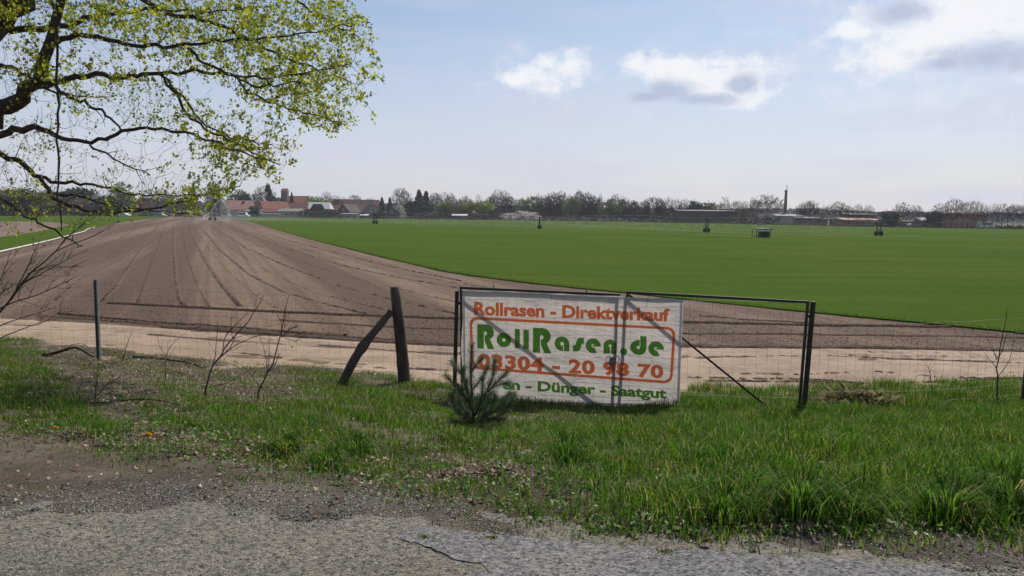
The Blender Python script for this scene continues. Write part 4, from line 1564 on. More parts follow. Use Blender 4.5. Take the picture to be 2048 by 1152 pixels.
def fallen(label, lines, Y=None, mat='bark'):
    pts0 = lines[0][0]
    b = hit(*pts0[len(pts0) // 2])
    root = empty('fallen_branch', tuple(b), label, 'fallen branch', 'fallen branches on the bank')
    mb = MB()
    for pts, r in lines:
        L = []
        h0, h1 = hit(*pts[0]), hit(*pts[-1])
        for i, (x, y) in enumerate(pts):
            t = i / (len(pts) - 1)
            L.append(at_depth(x, y, h0[1] * (1 - t) + h1[1] * t))
        L = smooth_line(np.array(L), 14, 1)
        L[:, 2] = np.maximum(L[:, 2], height(L[:, 0], L[:, 1]) + r * .5)
        mb.tube(L, np.linspace(r, r * .45, 14), 6)
    mb.build('wood', MAT[mat], root, smooth=True, local=root.location)


fallen('thick dark arched branch lying left of the metal post', [([(85, 712), (110, 706), (130, 700), (148, 693), (165, 700), (188, 716)], .035), ([(125, 702), (140, 690), (165, 686)], .012)])
fallen('long thin curved branch lying across the leaves at left', [([(120, 808), (190, 808), (250, 800), (300, 797), (335, 804), (380, 815)], .011)])
fallen('straight pale branch slanting down from the metal post', [([(165, 686), (200, 722), (220, 752), (245, 775), (276, 797)], .012), ([(228, 760), (238, 750), (244, 745)], .005)], mat='pale_twig')
fallen('dark rotten branch lying half buried in leaves by the track', [([(265, 715), (290, 716), (330, 722), (360, 726), (400, 733)], .025)])
fallen('pale dry stalk lying across the forked sapling foot', [([(415, 782), (450, 776), (490, 762)], .008)], mat='pale_twig')

# heap of dry straw by the right fence
def straw_heap():
    b = hit(1705, 812)
    n = 900
    P_ = np.stack([RNG.normal(0, .30, n), RNG.normal(0, .16, n), np.zeros(n)], 1)
    P_[:, 2] = .16 * np.exp(-(P_[:, 0] / .35) ** 2 - (P_[:, 1] / .2) ** 2) + RNG.uniform(-.02, .02, n)
    me = scatter('straw_heap', [(-1, 0, 0), (1, 0, 0), (.6, 1, .05), (-.6, 1, 0)], [(0, 1, 2, 3)], P_, rot_random(n, .5), np.stack([RNG.uniform(.003, .006, n), RNG.uniform(.10, .28, n), np.ones(n)], 1), MAT['dry_blade'])
    o = link_mesh('straw_heap', me); o.location = b
    setp(o, 'flattened heap of dry brown straw in the grass right of gate post', 'straw heap')


straw_heap()

# dandelions and moss
MAT['dandelion'] = simple('dandelion_petal', (.80, .55, .02), (.75, .42, .01), 40, .7)
MAT['stem_green'] = simple('stem_green', (.09, .16, .03), None, 10, .7)
MAT['moss'] = simple('yellow_moss', (.22, .24, .03), (.14, .17, .02), 60, .95, bmp=.8, bscale=200, bdist=.004)


def dandelion(px, py, label, s=.024):
    b = hit(px, py + 8)
    h = .05
    root = empty('dandelion', tuple(b), label, 'dandelion', 'dandelions in the verge')
    m = MB(); m.tube([(0, 0, 0), (.004, 0, h * .5), (.0, 0, h)], .0022, 5)
    m.build('stalk', MAT['stem_green'], root)
    n = 60
    a = RNG.uniform(0, 6.28, n); t = RNG.uniform(.1, 1.2, n)
    R_ = np.zeros((n, 3, 3))
    d = np.stack([np.cos(a) * np.sin(t), np.sin(a) * np.sin(t), np.cos(t)], 1)
    w = np.cross(d, [0, 0, 1]); w /= np.linalg.norm(w, axis=1)[:, None] + 1e-6
    R_ = np.stack([w, d, np.cross(w, d)], 2)
    me = scatter('flower_head', [(-.25, 0, 0), (.25, 0, 0), (.3, 1, 0), (-.3, 1, 0)], [(0, 1, 2, 3)], np.tile([0, 0, h], (n, 1)), R_, np.full(n, s), MAT['dandelion'])
    link_mesh('flower_head', me, root)


for x, y, l, s in [(298, 877, 'largest yellow dandelion, among pale dry leaves at left', .030), (112, 862, 'yellow dandelion above bare earth near the left frame edge', .024), (608, 890, 'yellow dandelion in grass below the wooden strut', .020),
                   (1362, 994, 'yellow dandelion left of the lush grass at the road edge', .018), (1514, 1014, 'yellow dandelion beside the dark upright grass tuft', .020)]:
    dandelion(x, y, l, s)


def moss(px, py, r, label):
    b = ground(px, py, ROAD_Z + .02)
    n = 260
    q = np.abs(RNG.normal(0, r * .5, n)); a = RNG.uniform(0, 6.28, n)
    P_ = np.stack([np.cos(a) * q * 1.5, np.sin(a) * q, RNG.uniform(0, .01, n)], 1)
    me = scatter('moss_clump', CARD_V, CARD_F, P_, rot_random(n, .9), RNG.uniform(.005, .011, n), MAT['moss'])
    o = link_mesh('moss_clump', me); o.location = b
    setp(o, label, 'moss', 'yellow moss clumps on the road')


moss(848, 1076, .022, 'yellow moss clump beside the crumbling asphalt crack')
moss(984, 1077, .022, 'yellow moss clump on smooth grey asphalt right of the crack')
moss(1332, 1106, .032, 'green yellow moss clump on the asphalt below the grass')
moss(1412, 1082, .016, 'tiny moss clump at the asphalt edge under the lush grass')
# ------------------------------------------------------------------ the maple in spring leaf at the left
MAT['maple_leaf'] = leafy('maple_leaf', [(0, (.11, .16, .016)), (.3, (.25, .31, .022)), (.65, (.39, .43, .032)), (.9, (.50, .50, .045)), (1, (.24, .18, .04))], trans=.60, rough=.5, spec=.3)


def maple():
    rng = np.random.default_rng(21)
    Y0 = 12.4
    foot = at_depth(-430, 600, Y0 + .3); foot[2] = float(max(height(foot[0], foot[1]), 0)) - .1
    root = empty('maple_tree', tuple(foot), 'spreading maple with fresh yellow green leaves overhanging the field at left', 'tree')
    loc = np.array(foot)
    mb = MB()
    nodes, nrad = [], []

    def limb(pts, y0, y1, sides=7):
        if sides == 7: pts = [(a, b, max(c * .74, 1.0)) for a, b, c in pts]
        n = max(12, int(len(pts) * 4))
        P_ = []
        for i, (x, y, r) in enumerate(pts):
            t = i / (len(pts) - 1)
            Yd = Y0 + 1.45 * (y0 * (1 - t) + y1 * t)
            P_.append(np.append(at_depth(x, y, Yd), r * Yd / F))
        L = smooth_line(np.array(P_), n, 2)
        L[1:-1, :3] += rng.normal(0, .009, (n - 2, 3)) + (rng.normal(0, .35, (n - 2, 3)) * L[1:-1, 3:4]) + .016 * np.sin(np.arange(1, n - 1)[:, None] * np.array([[1.3, .9, 1.7]]) + y0 * 9)
        mb.tube(L[:, :3] - loc, L[:, 3], sides, cap=True)
        for p in L:
            if p[0] > -12.5: nodes.append(p[:3]); nrad.append(p[3])

    # trunk outside the picture, and the great limbs
    tr = [np.append(loc + np.array([0, 0, -.2]), .42), np.append(loc + np.array([.05, 0, 1.6]), .36), np.append(loc + np.array([.15, .05, 3.2]), .33), np.append(loc + np.array([.1, 0, 5.5]), .26), np.append(loc + np.array([-.3, .3, 9.0]), .15), np.append(loc + np.array([-.4, .5, 12.]), .06)]
    L = smooth_line(np.array(tr), 24, 2)
    mb.tube(L[:, :3] - loc, L[:, 3], 14)
    tx, ty = project(np.array([loc + np.array([.15, .05, 3.0])])); tx, ty = float(tx[0]), float(ty[0])
    limb([(tx, ty, 34), (-160, 300, 24), (-60, 255, 20), (0, 228, 17), (45, 195, 14), (80, 155, 12), (97, 110, 11), (112, 60, 9), (128, 0, 8), (145, -80, 6), (180, -200, 4)], 0, -.6, 9)
    limb([(tx - 10, ty - 120, 42), (-170, 130, 40), (-80, 70, 36), (0, 25, 34), (38, -30, 30), (70, -110, 24), (120, -240, 14)], .1, .6, 10)
    limb([(60, 180, 9), (120, 163, 8), (180, 145, 7), (240, 157, 6), (320, 146, 5), (400, 144, 4.5), (460, 150, 3.6), (540, 158, 2.6), (640, 140, 1.8), (700, 128, 1.2)], -.25, -.9)
    limb([(20, 62, 9), (80, 55, 8), (150, 47, 7), (220, 26, 5), (300, 18, 4), (380, 25, 3), (460, 20, 2.2), (560, 10, 1.5)], .5, .3)
    limb([(100, 92, 8), (150, 66, 7), (200, 78, 6), (250, 90, 5.5), (320, 93, 5), (400, 86, 4), (480, 78, 3.2), (560, 74, 2.4), (650, 62, 1.6), (715, 45, 1)], -.4, -1.1)
    limb([(140, -40, 8), (240, -30, 7), (330, 26, 6), (410, 38, 5), (450, 54, 4.4), (490, 76, 4), (560, 110, 3), (640, 142, 2), (700, 165, 1.2)], -.5, -.2)
    limb([(-160, 330, 16), (-60, 290, 12), (0, 268, 10), (40, 256, 9), (75, 252, 8), (108, 268, 6.5), (140, 282, 5.5), (185, 285, 5), (230, 270, 5), (265, 255, 4.6), (310, 256, 4), (370, 266, 3.4), (430, 285, 2.8), (500, 310, 2.2), (560, 330, 1.5)], -.1, -.9)
    limb([(-130, 300, 11), (-40, 293, 9), (0, 305, 7.5), (40, 325, 7), (75, 350, 6.5), (95, 384, 6), (112, 404, 5.5), (150, 412, 5), (180, 425, 4.4), (250, 426, 3.4), (330, 412, 2.6), (420, 385, 1.8), (480, 372, 1)], .2, -.3)
    limb([(75, 352, 5), (110, 366, 5), (160, 368, 4), (210, 371, 3), (260, 390, 2.2), (340, 391, 1.8), (430, 391, 1)], .1, .5)
    limb([(320, 148, 4), (345, 180, 4), (378, 236, 3.6), (430, 268, 3), (480, 290, 2.4), (530, 316, 1.6)], -.55, -1.0)
    limb([(322, 150, 3), (362, 188, 3), (400, 245, 2.6), (460, 275, 2), (545, 290, 1.4)], -.55, -.4)
    limb([(375, 96, 4), (410, 128, 3.6), (468, 150, 3), (510, 178, 2.6), (560, 168, 2), (620, 165, 1.2)], -.8, -1.3)
    limb([(465, 150, 3), (500, 188, 2.6), (560, 210, 2.2), (620, 228, 1.6), (690, 250, 1)], -.75, -1.1)
    limb([(88, 150, 6), (110, 180, 4.6), (168, 203, 4), (215, 228, 3.4), (242, 262, 2.6)], -.3, -.5)
    limb([(0, 130, 6), (40, 140, 5), (90, 180, 3.5), (135, 190, 2.4), (200, 195, 1.4)], .5, .8)
    limb([(60, -60, 6), (112, 10, 3), (116, 120, 2.4), (115, 250, 2.2), (116, 360, 2), (123, 462, 1)], -.9, -1.0, 5)
    limb([(-60, 395, 5), (20, 405, 3.4), (45, 432, 3), (85, 446, 2.8), (130, 475, 2.4), (165, 492, 1.4)], -.9, -1.2)
    limb([(95, 385, 4), (170, 392, 3), (230, 415, 2.2), (300, 420, 1.6), (390, 430, 1)], .1, .4)
    limb([(300, 350, 1.4), (250, 330, 2), (180, 290, 3)][::-1], -.3, -.8)
    limb([(560, -60, 5), (600, 10, 3), (660, 45, 2), (720, 75, 1)], -.3, -.8)
    limb([(130, -60, 7), (300, -90, 6), (450, -70, 5), (600, -50, 3), (700, -20, 1.5)], -.2, -.6)
    # pale dead twig caught in the branches
    NODES = np.array(nodes); RAD = np.array(nrad)

    # leaf-bearing twigs: points filled through the crown, each joined to the nearest wood
    crown = [(-160, -260), (560, -260), (742, -60), (730, 20), (748, 80), (762, 150), (745, 245), (700, 262), (672, 280), (640, 262), (600, 270), (582, 325), (560, 372), (530, 340), (480, 370), (450, 400), (395, 425), (250, 436), (160, 470), (60, 470), (-160, 480)]
    cp = np.array(crown, float)

    def inside(x, y):
        r = False; j = len(cp) - 1
        for i in range(len(cp)):
            if (cp[i, 1] > y) != (cp[j, 1] > y) and x < (cp[j, 0] - cp[i, 0]) * (y - cp[i, 1]) / (cp[j, 1] - cp[i, 1]) + cp[i, 0]:
                r = not r
            j = i
        return r
    BL = [(470, 60, 170, 90, 1.0), (600, 150, 110, 90, 1.15), (640, 215, 70, 50, 1.0), (660, 50, 80, 70, .9), (300, 40, 120, 60, .8), (190, 25, 120, 50, .7), (330, 20, 50, 40, .8), (90, 150, 70, 60, .45), (70, 90, 60, 60, .4), (215, 165, 50, 50, .7),
          (300, 190, 70, 45, .5), (430, 110, 80, 60, .6), (330, 240, 80, 40, .55), (470, 295, 70, 40, .95), (530, 330, 50, 40, 1.0), (560, 300, 40, 40, .5), (420, 250, 60, 30, .5), (100, 260, 60, 30, .35), (60, 350, 90, 60, .35), (250, 330, 120, 50, .22), (300, 400, 110, 30, .5), (390, 400, 50, 30, .6), (60, 390, 60, 40, .5), (180, 440, 120, 30, .2), (25, 20, 50, 50, .6), (450, 378, 40, 25, 1.0), (395, 392, 35, 25, .9), (350, 425, 50, 15, .8), (330, 385, 40, 15, .6), (225, 170, 40, 40, .8), (150, 200, 60, 40, .5), (90, 280, 40, 20, .7), (60, 395, 40, 30, .8), (250, -90, 500, 90, .6)]

    def dens(x, y):
        return max([a * math.exp(-((x - cx) / rx) ** 2 - ((y - cy) / ry) ** 2) for cx, cy, rx, ry, a in BL] + [.12])
    targets = []
    while len(targets) < 3400:
        x, y = rng.uniform(-160, 765), rng.uniform(-260, 478)
        if not inside(x, y) or rng.random() > dens(x, y) * (.25 if y < -30 else 1): continue
        dy = rng.uniform(-2.2, 1.8)
        targets.append(at_depth(x, y, Y0 + dy))
    n_leafy = len(targets)
    while len(targets) < n_leafy + 750:      # bare twigs
        x, y = rng.uniform(-100, 560), rng.uniform(-20, 478)
        if not inside(x, y): continue
        targets.append(at_depth(x, y, Y0 + rng.uniform(-1.9, 1.6)))
    targets = np.array(targets)
    cap = len(NODES) + len(targets) * 5
    ALL = np.zeros((cap, 3)); ALL[:len(NODES)] = NODES
    AR = np.zeros(cap); AR[:len(NODES)] = RAD
    cnt = len(NODES)
    d0 = np.array([np.min(np.linalg.norm(NODES - t, axis=1)) for t in targets])
    tips = []
    for ti in np.argsort(d0):
        t = targets[ti]
        v = t - ALL[:cnt]
        dist = np.linalg.norm(v, axis=1)
        cost = dist + np.where(v[:, 0] < .0, .25, 0) + np.where(dist < .09, .3, 0) + np.where(AR[:cnt] > .07, .5, 0)
        k = int(np.argmin(cost))
        a = ALL[k]; L_ = dist[k]
        if L_ > 2.2: continue
        sag = rng.normal(0, .07, 3) * L_ + np.array([0, 0, -.08 * L_ * rng.uniform(-1, 2)])
        n = 5 if L_ > .15 else 3
        s = np.linspace(0, 1, n)[:, None]
        pts = a + (t - a) * s + sag * np.sin(np.pi * s) + np.array([0, 0, .10 * L_]) * s ** 2
        r0 = min(AR[k] * .7, .005 + .007 * L_); r1 = .0022
        mb.tube(pts - loc, np.linspace(r0, r1, n), 4, cap=False)
        m_ = n - 1
        ALL[cnt:cnt + m_] = pts[1:]; AR[cnt:cnt + m_] = np.linspace(r0, r1, n)[1:]
        cnt += m_
        if ti < n_leafy and rng.random() < (.82 if t[2] > 4 else .7): tips.append(pts[-1])
        if ti < n_leafy and L_ > .37 and rng.random() < .6: tips.append(pts[-2] + rng.normal(0, .045, 3))
    # rest of the crown above and behind the picture (it throws the dappled shade)
    mb2pos = []
    for _ in range(420):
        p = loc + np.array([rng.normal(.6, 3.2), rng.normal(.3, 2.8), rng.uniform(6.0, 12.)])
        q, r_ = project(p[None])
        if q[0] > -140 and r_[0] > -60: continue
        s = loc + np.array([.1, 0, rng.uniform(4, 8.5)])
        mid = (s + p) / 2 + rng.normal(0, .25, 3)
        mb.tube(smooth_line(np.array([s, mid, p]), 7, 1) - loc, np.linspace(.03, .004, 7), 4, cap=False)
        for _k in range(10): mb2pos.append(p + rng.normal(0, .5, 3))
    mb.build('trunk_and_branches', MAT['bark'], root, smooth=True)

    tips = np.array(tips)
    N_ = len(tips)
    per = rng.integers(6, 12, N_)
    tx_, ty_ = project(tips)
    small = (tx_ < 330) & (ty_ > 170)
    per = np.where(small, np.maximum(3, per // 2), per)
    idx = np.repeat(np.arange(N_), per)
    P_ = tips[idx] + rng.normal(0, .034, (len(idx), 3)) + np.array([0, 0, -.02])
    s = rng.uniform(.032, .068, len(idx)) * np.where(small[idx], .8, 1.0)
    ex = np.array(mb2pos)
    P_ = np.concatenate([P_, ex]); s = np.concatenate([s, rng.uniform(.12, .22, len(ex))])
    me = scatter('foliage', LEAF_V, LEAF_F, P_ - loc, rot_random(len(P_), None, rng), s, MAT['maple_leaf'])
    o = link_mesh('foliage', me, root); o['kind'] = 'stuff'
    # flower sprays between the leaves
    k = rng.integers(0, N_, 3500)
    me = scatter('blossom', CARD_V, CARD_F, tips[k] + rng.normal(0, .05, (3500, 3)) - loc, rot_random(3500, None, rng), rng.uniform(.012, .022, 3500), MAT['maple_leaf'])
    o = link_mesh('blossom', me, root); o['kind'] = 'stuff'
    print('maple tips', N_, 'leaves', len(P_))


maple()


def dead_twig():
    pts = [(117, 413), (130, 403), (150, 390), (165, 384), (175, 382)]
    Y = 11.2
    L = smooth_line(np.array([at_depth(x, y, Y) for x, y in pts]), 10, 1)
    root = empty('dead_twig', tuple(L[0]), 'pale dead forked twig hanging in the lower maple branches', 'twig')
    m = MB(); m.tube(L, np.linspace(.012, .006, 10), 5)
    m.tube(smooth_line(np.array([at_depth(x, y, Y) for x, y in [(152, 389), (156, 382), (159, 377)]]), 5, 1), [.007, .006, .006, .005, .004], 5)
    m.tube(smooth_line(np.array([at_depth(x, y, Y) for x, y in [(117, 413), (104, 424), (92, 430)]]), 5, 1), [.010, .009, .009, .008, .007], 5)
    m.build('wood', MAT['pale_twig'], root, smooth=True, local=root.location)


dead_twig()
# ------------------------------------------------------------------ far side of the field
MAT['bare_twig'] = simple('bare_tree_bark', (.030, .023, .021), (.050, .040, .036), 3, .9, spec=.05)
MAT['red_twig'] = simple('reddish_twigs', (.12, .065, .06), (.085, .05, .045), 3, .9, spec=.1)
MAT['leaf_olive'] = leafy('olive_leaf', [(0, (.045, .055, .02)), (.6, (.085, .10, .03)), (1, (.13, .13, .05))], trans=.35)
MAT['leaf_green'] = leafy('green_leaf', [(0, (.05, .085, .018)), (.6, (.095, .145, .025)), (1, (.15, .19, .04))], trans=.4)
MAT['leaf_yellow'] = leafy('yellow_green_leaf', [(0, (.10, .15, .015)), (.6, (.18, .235, .022)), (1, (.27, .30, .04))], trans=.45)
MAT['leaf_pale'] = leafy('pale_green_leaf', [(0, (.09, .115, .045)), (.6, (.16, .19, .075)), (1, (.22, .24, .11))], trans=.4)
MAT['leaf_dark'] = leafy('dark_needles', [(0, (.012, .022, .014)), (.6, (.024, .040, .024)), (1, (.042, .058, .036))], trans=.1)
MAT['blossom_white'] = leafy('white_blossom', [(0, (.12, .12, .06)), (.4, (.42, .40, .33)), (1, (.70, .68, .60))], trans=.3)
MAT['blossom_pink'] = leafy('pink_blossom', [(0, (.20, .17, .14)), (.35, (.50, .42, .40)), (1, (.80, .73, .71))], trans=.5)
MAT['leaf_bud'] = leafy('bud_haze', [(0, (.075, .065, .04)), (.6, (.12, .105, .06)), (1, (.15, .15, .06))], trans=.3)
MAT['hedge'] = leafy('hedge_leaf', [(0, (.018, .024, .010)), (.5, (.045, .056, .024)), (.85, (.08, .085, .042)), (1, (.15, .13, .08))], trans=.25, big=(.09, (.75, .62, .60)))


def bare_mesh(seed, n=380, zc=.62, rz=.38, fork=.30, tw=8, thin=.0026, droop=0.0):
    """leafless tree one unit high: wood grown towards points spread through the crown"""
    rng = np.random.default_rng(seed)
    nodes = [np.array([0, 0, 0.])]; par = [-1]
    z = 0
    while z < fork:
        z += .04
        nodes.append(np.array([.01 * math.sin(z * 9 + seed), .01 * math.cos(z * 7 + seed), z])); par.append(len(nodes) - 2)
    tg = []
    lob = [rng.normal(size=3) for _ in range(7)]
    while len(tg) < n:
        v = rng.normal(size=3); v /= np.linalg.norm(v)
        bump_ = max(float(v @ (l / np.linalg.norm(l))) for l in lob)
        r = rng.random() ** .42 * (.72 + .28 * bump_)
        p = np.array([v[0] * .5 * r, v[1] * .5 * r, zc + v[2] * rz * r])
        if p[2] < fork * .9: continue
        tg.append(p)
    tg = np.array(tg)
    top = nodes[-1]
    A = np.zeros((n * 3 + len(nodes), 3)); A[:len(nodes)] = nodes; cnt = len(nodes)
    segs = []
    for t in tg[np.argsort(np.linalg.norm((tg - top) * np.array([1, 1, .8]), axis=1))]:
        v = t - A[:cnt]; d = np.linalg.norm(v, axis=1)
        c = d + np.where(v[:, 2] < .25 * d, .10, 0) + .25 * np.linalg.norm(A[:cnt, :2], axis=1) * (d > .15)
        k = int(np.argmin(c))
        a = A[k]; L = d[k]
        mid = a + (t - a) * .5 + rng.normal(0, .05, 3) * L + np.array([0, 0, -.06 * L]) + np.array([0, 0, droop * L])
        A[cnt] = mid; par.append(k); A[cnt + 1] = t; par.append(cnt)
        segs.append((k, cnt, cnt + 1)); cnt += 2
    w_ = np.ones(cnt)
    for q in range(cnt - 1, 0, -1):
        w_[par[q]] += w_[q] * .62
    rad = thin * (.5 + np.sqrt(w_) * .48)
    mt, mc = MB(), MB()
    base = [A[0] + np.array([0, 0, -.01])] + [A[q] for q in range(1, len(nodes))]
    mt.tube(base, [min(rad[q] * 1.25, .026) * (1.35 if q == 0 else 1) for q in range(len(nodes))], 7)
    for k, m_, e in segs:
        (mt if w_[m_] > 14 else mc).tube([A[k], A[m_], A[e]], [min(rad[k], rad[m_] * 1.25), rad[m_], rad[e] * .8], 5 if w_[m_] > 14 else 3, cap=False)
        for _ in range(tw):
            q = A[e] if rng.random() < .6 else A[m_]
            dirn = (A[e] - A[k]); dirn /= np.linalg.norm(dirn) + 1e-6
            o = q - np.array([0, 0, zc]); o /= np.linalg.norm(o) + 1e-6
            nd = dirn * .6 + o * .5 + rng.normal(0, .45, 3); nd /= np.linalg.norm(nd)
            mc.tube([q, q + nd * rng.uniform(.03, .085)], [thin * .75, thin * .35], 3, cap=False)
    V = np.array(mt.v + mc.v)
    h = np.percentile(V[:, 2], 99.7)
    for m in (mt, mc):
        m.v = [(x * 1.0, y * 1.0, z / h) for x, y, z in m.v]
    return mt.mesh('trunk', MAT['bare_twig']), mc.mesh('crown', MAT['bare_twig'])


def leaf_mesh(seed, mat, n=2600, shape='round', card=.045, base=.16, trunk=True):
    rng = np.random.default_rng(seed)
    mt = MB()
    mt.tube([(0, 0, -.01), (.01, 0, .2), (0, .01, .45)], [.03, .024, .014], 6)
    cl = []
    K = 46
    for _ in range(K):
        if shape == 'round':
            v = rng.normal(size=3); v /= np.linalg.norm(v); r = rng.random() ** .45
            c = np.array([v[0] * .40 * r, v[1] * .40 * r, base + (1 - base) * (.5 + .46 * v[2] * r)])
        elif shape == 'column':
            z = rng.random() ** .8; rad = .42 * min(1, (1 - z) * 2.2 + .1) * (.75 + .25 * min(1, z * 6))
            a = rng.uniform(0, 6.28); q = rng.random() ** .5
            c = np.array([math.cos(a) * rad * q, math.sin(a) * rad * q, .02 + z * .96])
        elif shape == 'cone':
            z = rng.random() ** 1.35; rad = .46 * (1 - z) + .02
            a = rng.uniform(0, 6.28); q = .35 + .65 * rng.random() ** .6
            c = np.array([math.cos(a) * rad * q, math.sin(a) * rad * q, .04 + z * .94])
        else:   # low shrub
            v = rng.normal(size=3); v /= np.linalg.norm(v)
            c = np.array([v[0] * .42, v[1] * .42, .06 + abs(v[2]) * .8]) * np.array([1, 1, 1.0])
        cl.append(c)
    cl = np.array(cl)
    for c in cl[:14]:
        mt.tube([(0, 0, min(.35, c[2] * .6)), tuple(c * .6 + np.array([0, 0, .12 * c[2]])), tuple(c)], [.012, .008, .004], 4, cap=False)
    idx = rng.integers(0, K, n)
    sig = np.array([.075, .075, .05]) * (1.0 if shape in ('round', 'low') else .72)
    P_ = cl[idx] + rng.normal(size=(n, 3)) * sig
    if shape == 'cone':
        z = rng.random(n) ** 1.6
        rad = (.03 + .45 * (1 - z)) * (.62 + .38 * (1 - (z * 9 + rng.normal(0, .12, n)) % 1)) * (.25 + .75 * rng.random(n) ** .5)
        a = rng.uniform(0, 6.28, n); rad *= 1 + .22 * np.sin(3 * a + 11 * z)
        P_ = np.stack([np.cos(a) * rad, np.sin(a) * rad, .03 + z * .97 - .10 * rad], 1)
    P_[:, 2] = np.clip(P_[:, 2], .01, 1.04)
    rot = rot_random(n, None, rng) if shape != 'cone' else rot_random(n, .6, rng)
    me = scatter('crown', CARD_V, CARD_F, P_, rot, rng.uniform(.55, 1.3, n) * card, mat)
    w = np.percentile(np.abs(P_[:, 0]), 93) * 2
    co = np.zeros(len(me.vertices) * 3); me.vertices.foreach_get('co', co); co = co.reshape(-1, 3); co[:, :2] /= w
    me.vertices.foreach_set('co', co.ravel()); me.update()
    return mt.mesh('trunk', MAT['bare_twig']), me


PRO = {
    'bare_a': [bare_mesh(1), bare_mesh(2, 420, .60, .40), bare_mesh(3, 340, .66, .34, .36)],
    'bare_broad': [bare_mesh(4, 420, .62, .38, .26), bare_mesh(5, 480, .66, .34, .30), bare_mesh(16, 360, .68, .32, .32)],
    'bare_slim': [bare_mesh(6, 240, .58, .42, .30), bare_mesh(7, 280, .62, .38, .34)],
    'bare_dense': [bare_mesh(8, 700, .54, .46, .14, 11, .0030), bare_mesh(9, 760, .52, .48, .12, 11, .0030), bare_mesh(10, 640, .56, .44, .16, 11, .0030)],
    'olive': [leaf_mesh(11, MAT['leaf_olive'], 1700)], 'green': [leaf_mesh(12, MAT['leaf_green'], 2400), leaf_mesh(13, MAT['leaf_green'], 1900)],
    'yellow': [leaf_mesh(14, MAT['leaf_yellow'], 3000), leaf_mesh(15, MAT['leaf_yellow'], 2400)], 'pale': [leaf_mesh(17, MAT['leaf_pale'], 1700)],
    'cone': [leaf_mesh(18, MAT['leaf_dark'], 2600, 'cone', .06), leaf_mesh(19, MAT['leaf_dark'], 2200, 'cone', .06)],
    'column': [leaf_mesh(20, MAT['leaf_dark'], 2600, 'column', .05)], 'dark': [leaf_mesh(22, MAT['leaf_dark'], 2800, 'round', .05, .05)],
    'white': [leaf_mesh(23, MAT['blossom_white'], 1500, 'low', .05, .05), leaf_mesh(24, MAT['blossom_white'], 1200, 'round', .045, .1)],
    'pink': [leaf_mesh(25, MAT['blossom_pink'], 1300, 'round', .05, .02), leaf_mesh(35, MAT['blossom_pink'], 1100, 'round', .05, .02)], 'bud': [leaf_mesh(26, MAT['leaf_bud'], 1300, 'round', .03)],
    'red': [leaf_mesh(27, MAT['leaf_bud'], 900, 'low', .04)],
    'hedge': [leaf_mesh(28, MAT['hedge'], 1500, 'low', .06, .0)],
}
ROW_X = [-300, 0, 400, 700, 1024, 1250, 1500, 1750, 2048, 2400]
ROW_Y = [235, 265, 335, 365, 375, 335, 300, 262, 250, 245]


def row_y(px): return float(np.interp(px, ROW_X, ROW_Y))


NT = 0
TREE_NAMES = {'bare': 'bare_tree', 'olive': 'leafy_tree', 'green': 'leafy_tree', 'yellow': 'leafy_tree', 'pale': 'leafy_tree', 'cone': 'conifer', 'column': 'conifer', 'dark': 'evergreen_tree',
              'white': 'blossom_tree', 'pink': 'blossom_shrub', 'bud': 'budding_tree', 'red': 'red_shrub', 'hedge': 'shrub'}


def tree(kind, px, top, wpx, dy, label, group='trees beyond the field'):
    global NT
    rng = random.Random(NT * 7 + 3); NT += 1
    Y = row_y(px) + dy
    b = at_depth(px, 430, Y); h = at_depth(px, top, Y)[2] + .25
    w = wpx * Y / F * (1.12 if kind.startswith('bare') else 1.2)
    a, c = rng.choice(PRO[kind])
    nm = TREE_NAMES[kind.split('_')[0]]
    cat = {'blossom_shrub': 'shrub', 'red_shrub': 'shrub', 'shrub': 'shrub'}.get(nm, 'tree')
    root = empty(nm, (b[0], Y, -.25), label, cat, group, rng.uniform(0, 6.28))
    root.scale = (w, w, h)
    link_mesh('trunk', a, root); link_mesh('crown', c, root)
    return root


